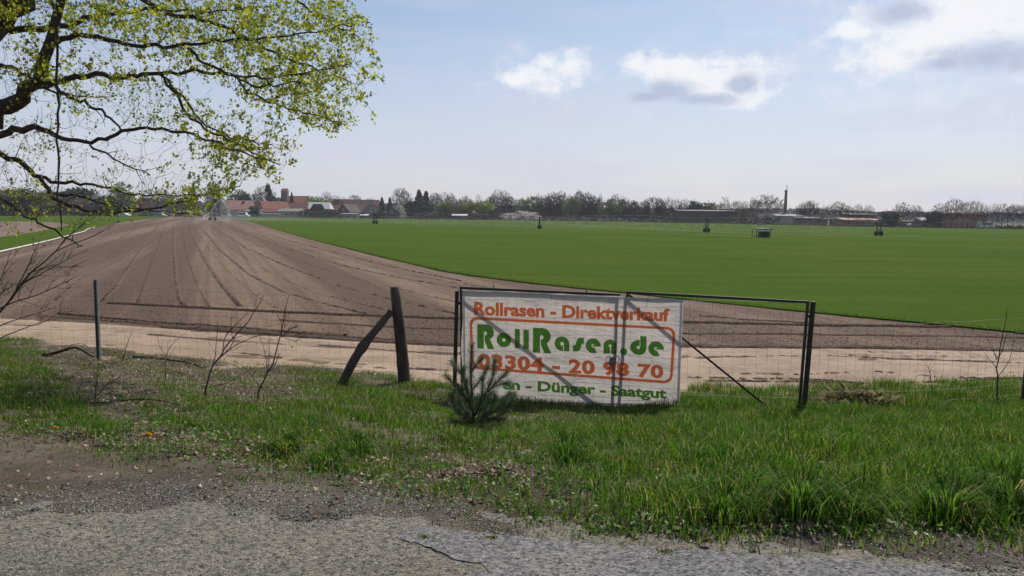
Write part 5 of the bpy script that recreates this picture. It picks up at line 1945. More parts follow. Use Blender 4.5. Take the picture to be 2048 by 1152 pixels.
exec_trees = [
    ('bare_dense', 10, 376, 50, 5, 'bare brown tree at the far left edge behind the maple leaves'),
    ('olive', 55, 373, 62, -12, 'olive leafing tree at left behind the hanging maple boughs'),
    ('bare_dense', 98, 380, 44, 10, 'bare dense tree behind the left end of the reddish house'),
    ('bare_dense', 30, 385, 60, 20, 'bare thicket tree between the far left edge tree and the olive tree'),
    ('dark', 165, 371, 44, 22, 'dark evergreen rising behind the reddish farmhouse roof'),
    ('red', 132, 386, 40, 8, 'reddish budding shrub against the dark evergreen at left'),
    ('dark', 220, 388, 34, -12, 'black green evergreen right of the white gable at left'),
    ('green', 244, 366, 34, 0, 'bright green tree between black evergreen and orange roofed house'),
    ('bare_a', 302, 381, 42, 25, 'bare grey tree behind the orange roofed house'),
    ('bare_a', 328, 378, 36, 30, 'taller grey bare tree right of the orange roofed house'),
    ('bud', 352, 386, 44, 10, 'olive budding tree behind the parked white car at left'),
    ('cone', 388, 367, 16, 30, 'narrow dark pine rising left of the water spray'),
    ('bare_a', 372, 392, 40, 20, 'bare tree in the maple leaf gap left of the water spray'),
    ('bare_dense', 428, 365, 32, 32, 'tall round bare tree behind the water spray'),
    ('cone', 436, 386, 26, -4, 'dark spruce standing right of the water spray'),
    ('white', 450, 399, 14, -8, 'narrow white blossoming tree right of the dark spruce'),
    ('green', 482, 380, 32, 45, 'light green tree behind the pink roofed house'),
    ('dark', 492, 384, 18, 40, 'dark evergreen on the right of the light green tree over pink roof'),
    ('bare_broad', 528, 371, 46, 60, 'big round bare tree behind the black column yew'),
    ('column', 537, 369.5, 16, 38, 'black columnar yew rising behind the beige gable house'),
    ('bare_dense', 510, 388, 34, 42, 'bare bushy tree left of the black columnar yew'),
    ('dark', 556, 392, 22, 36, 'dark bush between columnar yew and church tower'),
    ('cone', 584, 385, 11, 30, 'small slim spruce in front of the orange church roof'),
    ('hedge', 611, 417, 20, -16, 'dark bush right of the low grey roofed shed'),
    ('hedge', 650, 419, 26, -16, 'dark bush in front of the white metal roof, right side'),
    ('hedge', 631, 421, 22, -18, 'low dark bush in front of the white roofed barn door'),
    ('hedge', 668, 418, 22, -14, 'dark bush right of the white roofed barn'),
    ('dark', 508, 410, 12, -12, 'small dark cypress between the pink roof and the beige gable'),
    ('hedge', 760, 418, 26, -16, 'olive bush in front of the dark spruce left of green gable'),
    ('hedge', 855, 424, 40, -18, 'low dark bush at the foot of the twin firs'),
    ('yellow', 636, 393, 28, 40, 'yellow green tree behind the white metal roof'),
    ('bare_a', 622, 391, 24, 55, 'small bare tree between church roof and yellow green tree'),
    ('bare_a', 654, 383, 26, 60, 'tall bare tree above the right end of the white metal roof'),
    ('bare_a', 672, 391, 30, 60, 'low bare tree at the left end of the red row roofs'),
    ('bare_a', 711, 389, 28, 80, 'bare round tree behind the middle of the red row roofs'),
    ('bare_a', 688, 394, 16, 80, 'small bare tree behind the red row roofs, left of the round one'),
    ('bare_a', 742, 396, 30, 80, 'low bare tree behind the right end of the red row roofs'),
    ('cone', 764, 395, 16, 15, 'dark spruce just left of the dark green gable'),
    ('cone', 780, 395, 15, 24, 'dark spruce behind the dark green gable'),
    ('bare_broad', 804, 376, 40, 20, 'tall pale bare tree right of the dark green gable'),
    ('white', 798, 407, 20, -8, 'cream blossoming tree beside the dark green gable'),
    ('bud', 808, 396, 26, 8, 'brown budding tree under the tall pale bare tree'),
    ('cone', 838, 380, 26, 4, 'tall dark fir, left one of the twin firs in midfield'),
    ('cone', 852, 383, 26, 8, 'dark fir, right one of the twin firs in midfield'),
    ('dark', 822, 399, 20, 2, 'low dark evergreen at the left foot of the twin firs'),
    ('bare_dense', 872, 386, 30, 16, 'bare tree right behind the twin firs'),
    ('bare_slim', 887, 383, 22, 20, 'upright bare tree above the left yellow green tree'),
    ('bare_dense', 901, 387, 26, 18, 'dense bare tree between the two small yellow green trees'),
    ('yellow', 892, 401, 24, 0, 'yellow green tree right of the twin firs'),
    ('bud', 912, 397, 24, -4, 'brown budding tree between two yellow green trees'),
    ('yellow', 932, 401, 22, -2, 'yellow green tree left of the cream house gable'),
    ('bare_dense', 930, 393, 36, 25, 'low bare tree behind the cream house'),
    ('bare_slim', 957, 388, 16, 25, 'slim bare tree above the bright round tree'),
    ('yellow', 968, 400, 31, -4, 'bright round yellow green tree in the middle of the tree line'),
    ('bare_a', 993, 379, 30, 6, 'tall bare tree with domed crown right of the bright round tree'),
    ('bare_a', 1008, 381, 28, 4, 'second domed bare tree, right of the tallest domed one'),
    ('bare_dense', 984, 391, 26, 8, 'dense bare tree under the domed crowns, left side'),
    ('bare_dense', 1018, 392, 32, 6, 'dense bare tree under the domed crowns, right side'),
    ('bare_dense', 1043, 397, 26, 40, 'distant greyish tree in the gap before the light green tree'),
    ('green', 1062, 394, 38, -2, 'light green broad tree above the pink blossoming shrubs'),
    ('pink', 1020, 425, 22, -22, 'pink blossoming shrub, left one under the light green tree'),
    ('pink', 1045, 421, 28, -22, 'widest pink blossoming shrub, middle one under the light green tree'),
    ('pink', 1067, 424, 20, -22, 'pink blossoming shrub, right one under the light green tree'),
    ('bare_slim', 1076, 386, 16, 10, 'thin bare tree at the right rim of the light green tree'),
    ('bare_dense', 1090, 391, 32, 0, 'dense brown bare tree at the left end of the grove'),
    ('bare_dense', 1106, 385, 36, 4, 'dense bare tree left of the pale green tree in the grove'),
    ('bare_dense', 1122, 383, 30, 8, 'dense bare tree directly behind the pale green tree'),
    ('pale', 1143, 383, 26, -4, 'pale green willowy tree in the middle of the bare grove'),
    ('bare_dense', 1158, 381, 28, 4, 'tallest dense bare tree just right of the pale green tree'),
    ('bare_dense', 1174, 385, 30, 2, 'dense bare tree in the right half of the grove'),
    ('bare_dense', 1188, 391, 28, 4, 'dense bare tree left of the small pointed tree'),
    ('bare_slim', 1201, 387, 12, 8, 'thin pointed bare tree at the right end of the grove'),
    ('green', 1222, 398, 34, -4, 'dark green leafing tree at the right end of the grove'),
    ('bare_a', 1233, 388, 34, 6, 'tall bare tree rising above the dark green leafing tree'),
    ('bare_dense', 1250, 397, 26, 2, 'dense brown tree right of the dark green leafing tree'),
    ('bare_dense', 1264, 402, 22, 6, 'small dense bare tree sloping off from the grove'),
    ('bare_slim', 1275, 402, 16, 10, 'thin bare tree in the dip right of the grove'),
    ('bare_dense', 1289, 400, 24, 0, 'bare tree at the left end of the brick barn group'),
    ('bare_a', 1305, 393, 34, 2, 'tall bare tree left of the brick barn'),
    ('bare_dense', 1321, 397, 26, -2, 'dense bare tree between two tall ones left of the barn'),
    ('bare_slim', 1335, 393, 20, 2, 'tall slim bare tree above the pale house left of the barn'),
    ('bare_a', 1352, 398, 28, 6, 'bare tree behind the left end of the brick barn'),
    ('bare_a', 1369, 398, 28, 20, 'bare tree above the pale roof edge of the brick barn'),
    ('dark', 1386, 398, 18, 20, 'dark evergreen peeking over the brick barn'),
    ('yellow', 1399, 408, 20, 24, 'small yellow green tree peeking over the brick barn'),
    ('olive', 1415, 402, 28, 24, 'olive tree above the middle of the brick barn'),
    ('bud', 1434, 404, 28, 22, 'brown olive tree above the right half of the brick barn'),
    ('bare_slim', 1450, 393, 26, 4, 'tall slender bare tree near the right end of the barn'),
    ('bare_a', 1471, 401, 26, -6, 'bare tree at the right end of the brick barn'),
    ('bare_a', 1489, 402, 24, -8, 'bare tree right of the brick barn, before the slim one'),
    ('bud', 1490, 416, 36, -4, 'low olive bush under the bare trees right of the barn'),
    ('bare_slim', 1503, 393, 12, -8, 'very slim bare tree left of the great spreading tree'),
    ('bare_broad', 1537, 389, 64, -10, 'great spreading bare tree left of the factory chimney'),
    ('bare_a', 1512, 398, 26, -12, 'bare tree on the left flank of the great spreading tree'),
    ('bare_broad', 1602, 407, 22, -4, 'small bare tree right of the factory chimney'),
    ('bare_broad', 1620, 401, 38, -6, 'broad round bare tree right of the factory chimney'),
    ('bud', 1640, 411, 30, -2, 'greenish budding tree between the two broad bare trees'),
    ('bare_broad', 1676, 403, 46, -14, 'broad dark bare tree left of the red pale roofed building'),
    ('bare_broad', 1699, 411, 18, -10, 'small bare tree at the left end of the red building'),
    ('bare_broad', 1716, 408, 22, -10, 'bare tree in front of the middle of the red building'),
    ('bare_broad', 1737, 410, 24, -10, 'leaning bare tree at the right end of the red building'),
    ('dark', 1778, 419, 24, -8, 'round dark evergreen between the red building and yellow sign'),
    ('bare_broad', 1803, 404.5, 34, -8, 'bare fan shaped tree behind the yellow sign'),
    ('bare_broad', 1830, 410, 34, -6, 'bare tree with greenish tint right of the yellow sign'),
    ('dark', 1866, 420, 22, -4, 'dark bush at the left end of the orange brick wall'),
    ('bare_broad', 1879, 407, 32, -10, 'avenue tree with tiered crown at the left end of the orange wall'),
    ('bare_a', 1906, 396.5, 36, -12, 'tallest avenue tree in front of the orange wall'),
    ('bare_a', 1927, 403, 26, -12, 'avenue tree right of the tallest one before the orange wall'),
    ('bare_a', 1950, 400, 32, -12, 'forked avenue tree at the right end of the orange wall'),
    ('bare_slim', 1970, 408, 18, -10, 'slim avenue tree beside the white caravan'),
    ('bare_slim', 1985, 406, 20, -10, 'slender pale avenue tree right of the white caravan'),
    ('bare_broad', 2004, 407, 34, -12, 'avenue tree with low fanned crown, third from the right edge'),
    ('bare_broad', 2027, 408, 32, -12, 'avenue tree with rounded crown, second from the right edge'),
    ('bare_broad', 2052, 408, 34, -14, 'last avenue tree cut by the right frame edge'),
]
for t in exec_trees:
    tree(*t)

# low hedges, nettles and brush along the far edge of the field
def undergrowth():
    n = 20000
    px = RNG.uniform(-120, 2180, n)
    Y = np.interp(px, ROW_X, ROW_Y) + RNG.uniform(-18, 4, n)
    d = np.array([px_ray(a, 430) for a in px])
    P_ = np.stack([d[:, 0] / d[:, 1] * Y, Y, np.zeros(n)], 1)
    prof = .5 + .5 * np.sin(P_[:, 0] * .21 + 1.3 * np.sin(P_[:, 0] * .083)) * np.cos(P_[:, 0] * .047)
    top = (.3 + 2.3 * prof ** 1.6 * (.6 + .4 * np.sin(P_[:, 0] * .61))) * np.interp(px, [0, 450, 480, 560, 760, 1000, 1300, 1500, 1850, 1900, 2100], [1.0, .8, .25, .35, .9, 1.0, .7, .9, .8, .4, .4])
    P_[:, 2] = -.25 + top * RNG.random(n)
    s = RNG.uniform(.25, .6, n)
    me = scatter('undergrowth', CARD_V, CARD_F, P_, rot_random(n), s, MAT['hedge'])
    setp(link_mesh('undergrowth', me), kind='stuff')
    # dense brown brush under the groves
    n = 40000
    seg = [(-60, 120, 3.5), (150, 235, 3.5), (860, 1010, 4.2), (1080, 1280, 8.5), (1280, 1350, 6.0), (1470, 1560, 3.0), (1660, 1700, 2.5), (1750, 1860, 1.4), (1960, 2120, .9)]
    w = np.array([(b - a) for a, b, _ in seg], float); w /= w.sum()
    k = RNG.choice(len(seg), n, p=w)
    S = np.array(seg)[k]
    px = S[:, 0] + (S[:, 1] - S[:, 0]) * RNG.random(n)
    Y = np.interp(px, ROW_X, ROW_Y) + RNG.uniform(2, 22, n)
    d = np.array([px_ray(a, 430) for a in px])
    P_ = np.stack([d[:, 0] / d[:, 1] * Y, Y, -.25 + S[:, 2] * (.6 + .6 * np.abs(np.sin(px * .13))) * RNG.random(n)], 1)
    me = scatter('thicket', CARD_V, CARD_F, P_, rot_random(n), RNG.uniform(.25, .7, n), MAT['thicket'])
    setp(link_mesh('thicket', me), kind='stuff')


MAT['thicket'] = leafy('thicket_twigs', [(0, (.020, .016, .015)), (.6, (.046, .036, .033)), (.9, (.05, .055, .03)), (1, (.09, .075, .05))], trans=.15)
undergrowth()


def far_woods():
    n = 52000
    px = RNG.uniform(-300, 2400, n)
    Y = RNG.uniform(780, 960, n)
    d = np.array([px_ray(a, 430) for a in px])
    x = d[:, 0] / d[:, 1] * Y
    top = np.interp(px, [-300, 200, 500, 700, 900, 1250, 1450, 1600, 1750, 2000, 2400], [14, 12, 11, 13, 12, 10, 11, 12.5, 10, 10.5, 10.5]) * (1 + .10 * vnoise(x, Y, .11) + .06 * vnoise(x, Y, .37))
    z = top * RNG.random(n) ** .6
    P_ = np.stack([x, Y, z - .3], 1)
    me = scatter('far_woods', CARD_V, CARD_F, P_, rot_random(n), RNG.uniform(1.2, 3.2, n), MAT['far_leaf'])
    setp(link_mesh('far_woods', me), kind='stuff')


MAT['far_leaf'] = leafy('far_wood_leaf', [(0, (.022, .030, .024)), (.6, (.045, .052, .038)), (1, (.075, .070, .055))], trans=.2)
far_woods()

# ------------------------------------------------------------------ houses and farm buildings
W = lambda n, c, s=.25, **k: simple(n, c, tuple(v * .82 for v in c), s, .85, bmp=.3, bscale=3, bdist=.03, **k)
MAT['plaster_white'] = W('white_plaster', (.62, .61, .58))
MAT['plaster_beige'] = W('beige_plaster', (.40, .35, .28))
MAT['plaster_grey'] = W('grey_plaster', (.30, .30, .29))
MAT['cream'] = W('cream_plaster', (.68, .60, .44))
MAT['brick_dark'] = W('dark_brick', (.13, .085, .075))
MAT['brick_red'] = W('red_brick', (.24, .10, .075))
MAT['brick_orange'] = W('orange_brick', (.40, .20, .135))
MAT['stone_grey'] = W('field_stone', (.15, .13, .125), .6)
MAT['dark_timber'] = W('dark_timber', (.055, .042, .036))
MAT['green_boards'] = W('green_boards', (.085, .11, .085))
MAT['glass_dark'] = simple('window_glass', (.02, .022, .025), None, 1, .15, spec=.6)
MAT['window_white'] = simple('window_paint', (.65, .65, .63), None, 1, .6)


def tiles(name, c, row=.35):
    m, nt, out = new_mat(name)
    b = nt.nodes.new('ShaderNodeBsdfPrincipled')
    b.inputs['Roughness'].default_value = .75
    b.inputs['Specular IOR Level'].default_value = .2
    wv = nt.nodes.new('ShaderNodeTexWave')
    wv.bands_direction = 'Z'
    wv.inputs['Scale'].default_value = 1 / row
    wv.inputs['Distortion'].default_value = .4
    tc = nt.nodes.new('ShaderNodeTexCoord')
    nt.links.new(tc.outputs['Object'], wv.inputs['Vector'])
    col = mixc(nt, ramp(nt, noise_tex(nt, .7, 5), [(.35, (0, 0, 0)), (.65, (1, 1, 1))]), c, tuple(v * .72 for v in c))
    nt.links.new(col, b.inputs['Base Color'])
    bump(nt, wv.outputs['Fac'], .4, .05, b)
    nt.links.new(b.outputs[0], out.inputs[0])
    return m


MAT['tile_pink'] = tiles('weathered_pink_tiles', (.33, .18, .15))
MAT['tile_orange'] = tiles('orange_tiles', (.33, .125, .075))
MAT['tile_brown'] = tiles('brown_tiles', (.13, .075, .06))
MAT['tile_red'] = tiles('dull_red_tiles', (.19, .085, .072))
MAT['tile_dark'] = tiles('dark_tiles', (.055, .042, .042))
MAT['metal_white'] = simple('white_metal_roof', (.66, .66, .63), (.56, .56, .54), .5, .45, spec=.4)
MAT['fibre_cement'] = simple('fibre_cement_roof', (.24, .245, .22), (.17, .17, .15), .6, .9)
MAT['sheet_pale'] = simple('pale_roof_sheet', (.25, .23, .22), (.19, .175, .165), .4, .8)


def house(px, dy, base_z, w, d, eave, ridge, rz, wall, roof, label, name='house', cat='house', windows=(), chimney=None, gable_win=True, overhang=.35, group='buildings beyond the field', gable_mat=None, door=False):
    """gabled house: gable ends face local -y and +y, ridge runs along y"""
    Y = row_y(px) + dy
    p = at_depth(px, 430, Y)
    root = empty(name, (p[0], Y, -.25), label, cat, group, rz)
    m = MB()
    hw = w / 2
    m.prism([(-hw, 0), (hw, 0), (hw, eave), (0, ridge - .12), (-hw, eave)], -d / 2, d / 2)
    m.build('wall', MAT[wall], root)
    rm = MB()
    L = math.hypot(hw, ridge - eave); ux, uz = hw / L, -(ridge - eave) / L
    t = .16
    for s in (-1, 1):
        a = (0, ridge); e = (s * (hw + overhang * ux), eave + overhang * uz)
        poly = [(a[0], a[1] - t * .2), (e[0], e[1]), (e[0] , e[1] + t), (a[0], a[1] + t)]
        rm.prism(poly if s < 0 else list(reversed(poly)), -d / 2 - overhang, d / 2 + overhang)
    ro = rm.build('roof', MAT[roof], root)
    if chimney:
        cx, cy, ch = chimney
        cm = MB(); zr = ridge - abs(cx) / hw * (ridge - eave)
        cm.box((cx, cy, zr + ch / 2 - .3), (.6, .6, ch + .6)); cm.box((cx, cy, zr + ch + .04), (.72, .72, .12))
        cm.build('chimney', MAT['brick_red'], ro)

    def window(c, side, ww, wh):
        f = MB(); g = MB()
        if side in 'fb':
            s = -1 if side == 'f' else 1
            y = s * (d / 2 + .02)
            f.box((c[0], y, c[1] + wh / 2), (ww, .08, .10)); f.box((c[0], y, c[1] - wh / 2), (ww, .08, .10))
            for k in (-1, 0, 1): f.box((c[0] + k * ww / 2, y, c[1]), (.09, .08, wh - .1))
            g.box((c[0], y - s * .015, c[1]), (ww - .08, .03, wh - .1))
        else:
            s = -1 if side == 'l' else 1
            x = s * (hw + .02)
            f.box((x, c[0], c[1] + wh / 2), (.08, ww, .10)); f.box((x, c[0], c[1] - wh / 2), (.08, ww, .10))
            for k in (-1, 0, 1): f.box((x, c[0] + k * ww / 2, c[1]), (.08, .09, wh - .1))
            g.box((x - s * .015, c[0], c[1]), (.03, ww - .08, wh - .1))
        wo = f.build('window', MAT['window_white'], root)
        g.build('pane', MAT['glass_dark'], wo)
    if gable_win:
        window((0, eave + (ridge - eave) * .30), 'f', 1.1, 1.2)
    for c0, c1, side in windows:
        window((c0, c1), side, 1.1, 1.3)
    if door:
        dm = MB(); dm.box((hw * .45, -d / 2 - .02, 1.0), (1.0, .1, 2.0)); do = dm.build('door', MAT['dark_timber'], root)
        hm = MB(); hm.box((hw * .45 + .35, -d / 2 - .10, 1.0), (.12, .05, .04)); hm.build('handle', MAT['galv'], do)
    return root


def long_shed(px0, px1, dy, h_front, h_back, depth, wall, roof, label, name='shed', cat='shed', openings=0, group='buildings beyond the field', open_front=False, gable=False):
    """low long building seen broadside, single pitch roof"""
    pm = (px0 + px1) / 2
    Y = row_y(pm) + dy
    p = at_depth(pm, 430, Y); w = (px1 - px0) * Y / F
    root = empty(name, (p[0], Y, -.25), label, cat, group, 0)
    m = MB()
    m.v = []
    hw = w / 2
    if open_front:
        m.box((0, depth / 2, h_back / 2 - .1), (w, .15, h_back - .2)); m.box((-hw, 0, h_front / 2 - .1), (.15, depth - .4, h_front - .2)); m.box((hw, 0, h_front / 2 - .1), (.15, depth - .4, h_front - .2))
    else:
        n = len(m.v)
        m.v += [(-hw, -depth / 2, 0), (hw, -depth / 2, 0), (hw, depth / 2, 0), (-hw, depth / 2, 0), (-hw, -depth / 2, h_front), (hw, -depth / 2, h_front), (hw, depth / 2, h_back), (-hw, depth / 2, h_back)]
        m.f += [(0, 1, 5, 4), (1, 2, 6, 5), (2, 3, 7, 6), (3, 0, 4, 7), (4, 5, 6, 7), (3, 2, 1, 0)]
    m.build('wall', MAT[wall], root)
    r = MB()
    o = .3
    sl = (h_back - h_front) / depth
    a, b = -depth / 2 - o, depth / 2 + o
    za, zb = h_front - sl * o + .02, h_back + sl * o + .02
    r.v = [(-hw - o, a, za), (hw + o, a, za), (hw + o, b, zb), (-hw - o, b, zb), (-hw - o, a, za + .18), (hw + o, a, za + .18), (hw + o, b, zb + .18), (-hw - o, b, zb + .18)]
    r.f = [(3, 2, 1, 0), (4, 5, 6, 7), (0, 1, 5, 4), (1, 2, 6, 5), (2, 3, 7, 6), (3, 0, 4, 7)]
    r.build('roof', MAT[roof], root)
    if open_front:
        for k in range(1, 4):
            x = -hw + w * k / 4
            pole('post', Vector((p[0] + x, Y - depth / 2, -.25)), Vector((p[0] + x, Y - depth / 2, h_front - .22)), .08, MAT['dark_timber'], root)
    for k in range(openings):
        x = -hw + w * (k + .5) / openings
        wm = MB(); wm.box((x, -depth / 2 - .01, h_front * .58), (min(1.4, w / openings * .5), .08, h_front * .36))
        wo = wm.build('window', MAT['window_white'], root)
        g = MB(); g.box((x, -depth / 2 - .045, h_front * .58), (min(1.2, w / openings * .44), .03, h_front * .30)); g.build('pane', MAT['glass_dark'], wo)
    return root


D = math.radians
house(152, 18, 0, 10, 24, 3.0, 7.0, D(68), 'brick_red', 'tile_brown', 'long reddish farmhouse behind the maple boughs at far left', windows=[(-3, 1.6, 'r'), (3, 1.6, 'r')])
house(192, 8, 0, 6.5, 7, 3.6, 8.4, D(12), 'plaster_white', 'tile_dark', 'house with steep white gable right of the reddish farmhouse')
house(293, 24, 0, 8, 9, 3.6, 8.0, D(62), 'plaster_beige', 'tile_orange', 'house with orange tiled roof half hidden by maple leaves', chimney=(1, 0, 1))
house(312, 6, 0, 8, 10, 2.6, 6.0, D(50), 'plaster_grey', 'tile_brown', 'low brown roofed house below the orange roofed one')
house(460, 70, 0, 8, 9, 5.5, 9.5, D(30), 'plaster_grey', 'tile_dark', 'grey house far behind the pink roofed house at its left')
house(478, 6, 0, 8.2, 12.5, 3.2, 7.6, D(-48), 'plaster_white', 'tile_pink', 'white gabled house with weathered pink roof by the van', windows=[(-2, 1.6, 'f'), (2, 1.6, 'f')], chimney=(1, 2, .9))
house(520, 20, 0, 9, 10, 3.2, 7.4, D(40), 'brick_dark', 'tile_brown', 'dark brown roofed house between the pink and orange roofs')
house(548, 2, 0, 8.4, 12.5, 2.8, 7.4, D(-50), 'plaster_beige', 'tile_orange', 'beige gabled house with orange brown roof below the church tower', windows=[(-2, 1.6, 'f'), (1.8, 1.6, 'f')], chimney=(-1.0, -4.5, 1.0))
house(594, 22, 0, 9, 13, 3.0, 7.0, D(-72), 'brick_dark', 'tile_red', 'dark red roofed house below the orange church roof', windows=[(-2, 1.6, 'l')])
# church
def church():
    Y = row_y(575) + 120
    root = empty('church', (at_depth(572, 430, Y)[0], Y, -.25), 'field stone church with saddleback tower and long orange tiled nave roof', 'church', None)
    s = Y / F
    loc = Vector(root.location)
    def X(px): return at_depth(px, 430, Y)[0] - loc.x
    def Z(py): return at_depth(572, py, Y)[2] + .25
    m = MB()
    x0, x1 = X(564.5), X(576.5); ze, zr = Z(383), Z(376.8)
    w = x1 - x0; xm = (x0 + x1) / 2
    m.box((xm, 0, ze / 2), (w, w, ze))
    t = m.build('tower', MAT['stone_grey'], root)
    r = MB()
    r.v = [(x0 - .2, -w / 2 - .3, ze), (x1 + .2, -w / 2 - .3, ze), (x1 + .2, w / 2 + .3, ze), (x0 - .2, w / 2 + .3, ze), (x0 + .1, 0, zr), (x1 - .1, 0, zr)]
    r.f = [(0, 1, 5, 4), (2, 3, 4, 5), (0, 4, 3), (1, 2, 5), (3, 2, 1, 0)]
    r.build('tower_roof', MAT['tile_orange'], t)
    for k in (-1, 1):
        f = MB(); f.box((xm + k * w * .2, -w / 2 - .02, ze * .86), (.7, .12, 1.8)); f.build('sound_opening', MAT['glass_dark'], t)
    n = MB()
    a, b = X(577.5), X(618); zn, zt = Z(406), Z(391.5)
    dd = 10
    n.box(((a + b) / 2, 0, zn / 2), (b - a, dd, zn)); n.build('nave_wall', MAT['stone_grey'], root)
    r = MB()
    r.v = [(a - .1, -dd / 2 - .4, zn), (b + .4, -dd / 2 - .4, zn), (b + .4, dd / 2 + .4, zn), (a - .1, dd / 2 + .4, zn), (a - .1, 0, zt), (b - .2, 0, zt)]
    r.f = [(0, 1, 5, 4), (2, 3, 4, 5), (0, 4, 3), (1, 2, 5), (3, 2, 1, 0)]
    r.build('nave_roof', MAT['tile_orange'], root)
    for k in range(4):
        f = MB(); f.box((a + (b - a) * (k + .5) / 4, -dd / 2 - .02, zn * .62), (1.0, .1, zn * .4)); f.build('window', MAT['glass_dark'], root)


church()
long_shed(560, 604, -8, 2.9, 4.0, 6, 'plaster_beige', 'fibre_cement', 'low shed with grey corrugated roof below the dark red roof', openings=4)
# barn with white metal roof and dark hipped front
def white_barn():
    Y = row_y(640) + 2
    root = empty('barn', (at_depth(641, 430, Y)[0], Y, -.25), 'barn with bright white metal roof and dark dormer front', 'barn', 'buildings beyond the field')
    lx = root.location.x
    X = lambda px: at_depth(px, 430, Y)[0] - lx
    Z = lambda py: at_depth(641, py, Y)[2] + .25
    m = MB(); x0, x1 = X(620), X(662)
    m.box(((x0 + x1) / 2, 0, Z(417) / 2), (x1 - x0, 7.5, Z(417))); m.build('wall', MAT['brick_dark'], root)
    r = MB(); a, b = X(617), X(664.5); c, d_ = X(617.5), X(660.5)
    ze, zr = Z(418), Z(404.5)
    r.v = [(a + 1.0, -4.3, ze), (b, -4.3, ze), (b, 4.3, ze), (a + 1.0, 4.3, ze), (c, 0, zr), (d_, 0, zr)]
    r.f = [(0, 1, 5, 4), (2, 3, 4, 5), (0, 4, 3), (1, 2, 5), (3, 2, 1, 0)]
    ro = r.build('roof', MAT['metal_white'], root)
    f = MB(); q = [(X(625), 0.0), (X(654), 0.0), (X(653), Z(417)), (X(647.5), Z(408.2)), (X(632), Z(408.2)), (X(626), Z(417))]
    f.prism(q, -4.7, -2.6)
    f.build('dormer_front', MAT['dark_timber'], root)


white_barn()
def row_house(px0, px1, top, dy, label):
    pm = (px0 + px1) / 2; Y = row_y(pm) + dy; w = (px1 - px0) * Y / F
    z = at_depth(pm, top, Y)[2] + .25
    root = house(pm, dy, 0, 9, w, z * .62, z, D(90), 'brick_red', 'tile_red', label, name='row_house', windows=[(k * w / 6, z * .45, 'l') for k in (-2, -1, 0, 1, 2)] , gable_win=False)
row_house(668, 722, 399, 70, 'long terrace with dull red roof, left one beyond the farm roofs')
row_house(722, 758, 400, 78, 'shorter terrace with dull red roof, right one beyond the farm roofs')
house(676, 30, 0, 8, 13, 3.0, 6.6, D(-75), 'brick_red', 'tile_red', 'low red brick house right of the white roofed barn', windows=[(-2, 1.6, 'l'), (2, 1.6, 'l')])
house(698, 12, 0, 8, 9, 3.0, 6.8, D(-25), 'brick_dark', 'tile_dark', 'small dark roofed house left of the beige gable with dark roof')
house(722, 24, 0, 8, 10, 3.0, 7.0, D(-70), 'brick_red', 'tile_red', 'red roofed house behind the beige gable with dark roof')
house(742, -2, 0, 7.4, 10, 3.0, 6.9, D(24), 'plaster_beige', 'tile_dark', 'house with dark roof and beige gable left of the spruces', windows=[(-1.8, 1.6, 'f'), (1.8, 1.6, 'f')])
house(783, -8, 0, 7.2, 9, 2.8, 5.4, D(10), 'green_boards', 'tile_dark', 'dark green boarded gable house beside the cream blossoming tree')
house(941, 6, 0, 6.2, 9, 3.4, 7.2, D(-40), 'cream', 'tile_red', 'cream coloured house gable between two yellow green trees')
long_shed(905, 934, -12, 1.9, 2.5, 6, 'dark_timber', 'metal_white', 'low dark shed with white roof below the cream house', openings=2)
long_shed(684, 716, -10, 1.9, 2.3, 5, 'plaster_grey', 'fibre_cement', 'low grey allotment shed below the small dark roofed house', openings=3)
long_shed(722, 736, -14, 1.4, 1.9, 4, 'dark_timber', 'metal_white', 'tiny shed with white roof below the beige gable', openings=1)
long_shed(357, 382, -4, 2.0, 2.4, 5, 'plaster_grey', 'sheet_pale', 'pale roofed garage left of the water spray', openings=2)
long_shed(494, 522, -8, 2.6, 3.4, 6, 'plaster_grey', 'fibre_cement', 'grey garage right of the white van', openings=2)
long_shed(518, 560, -13, 1.7, 1.8, .5, 'plaster_beige', 'sheet_pale', 'pale garden wall in front of the beige gabled house', name='garden_wall', cat='wall')
long_shed(1352, 1470, 8, 5.2, 5.6, 12, 'brick_dark', 'sheet_pale', 'long dark brick barn with pale roof edge behind bare trees', name='barn', cat='barn', openings=0)
house(1345, 14, 0, 7, 8, 3.4, 5.6, D(80), 'cream', 'tile_dark', 'pale house glimpsed between trees left of the brick barn', windows=[(-2, 1.9, 'l'), (2, 1.9, 'l')])
long_shed(1548, 1600, 60, 3.6, 4.4, 10, 'plaster_grey', 'sheet_pale', 'low pale building at the foot of the factory chimney', name='factory_hall', cat='building', openings=0)
long_shed(1596, 1646, 40, 2.6, 3.2, 10, 'brick_dark', 'sheet_pale', 'low dark hall with pale roof right of the factory chimney', name='factory_hall', cat='building', openings=0)
long_shed(1690, 1744, 14, 4.2, 4.9, 8, 'brick_red', 'sheet_pale', 'upper tier of a red building with pale roofs', name='long_hall', cat='building', openings=10)
long_shed(1680, 1753, 2, 2.3, 3.0, 9, 'brick_red', 'tile_pink', 'low front hall with pinkish roof before the red building', name='long_hall', cat='building', openings=12)
long_shed(1868, 1950, 10, 5.0, 5.4, 14, 'brick_orange', 'tile_orange', 'long orange brick hall behind the avenue trees', name='brick_hall', cat='building', openings=0)
long_shed(1786, 1830, 8, 2.0, 2.5, 6, 'plaster_grey', 'tile_dark', 'dark roofed shed behind the yellow sign', openings=4)
long_shed(1840, 1858, 2, 2.2, 3.4, 6, 'brick_dark', 'sheet_pale', 'small brown shed with pale roof left of the dark bush', openings=2)


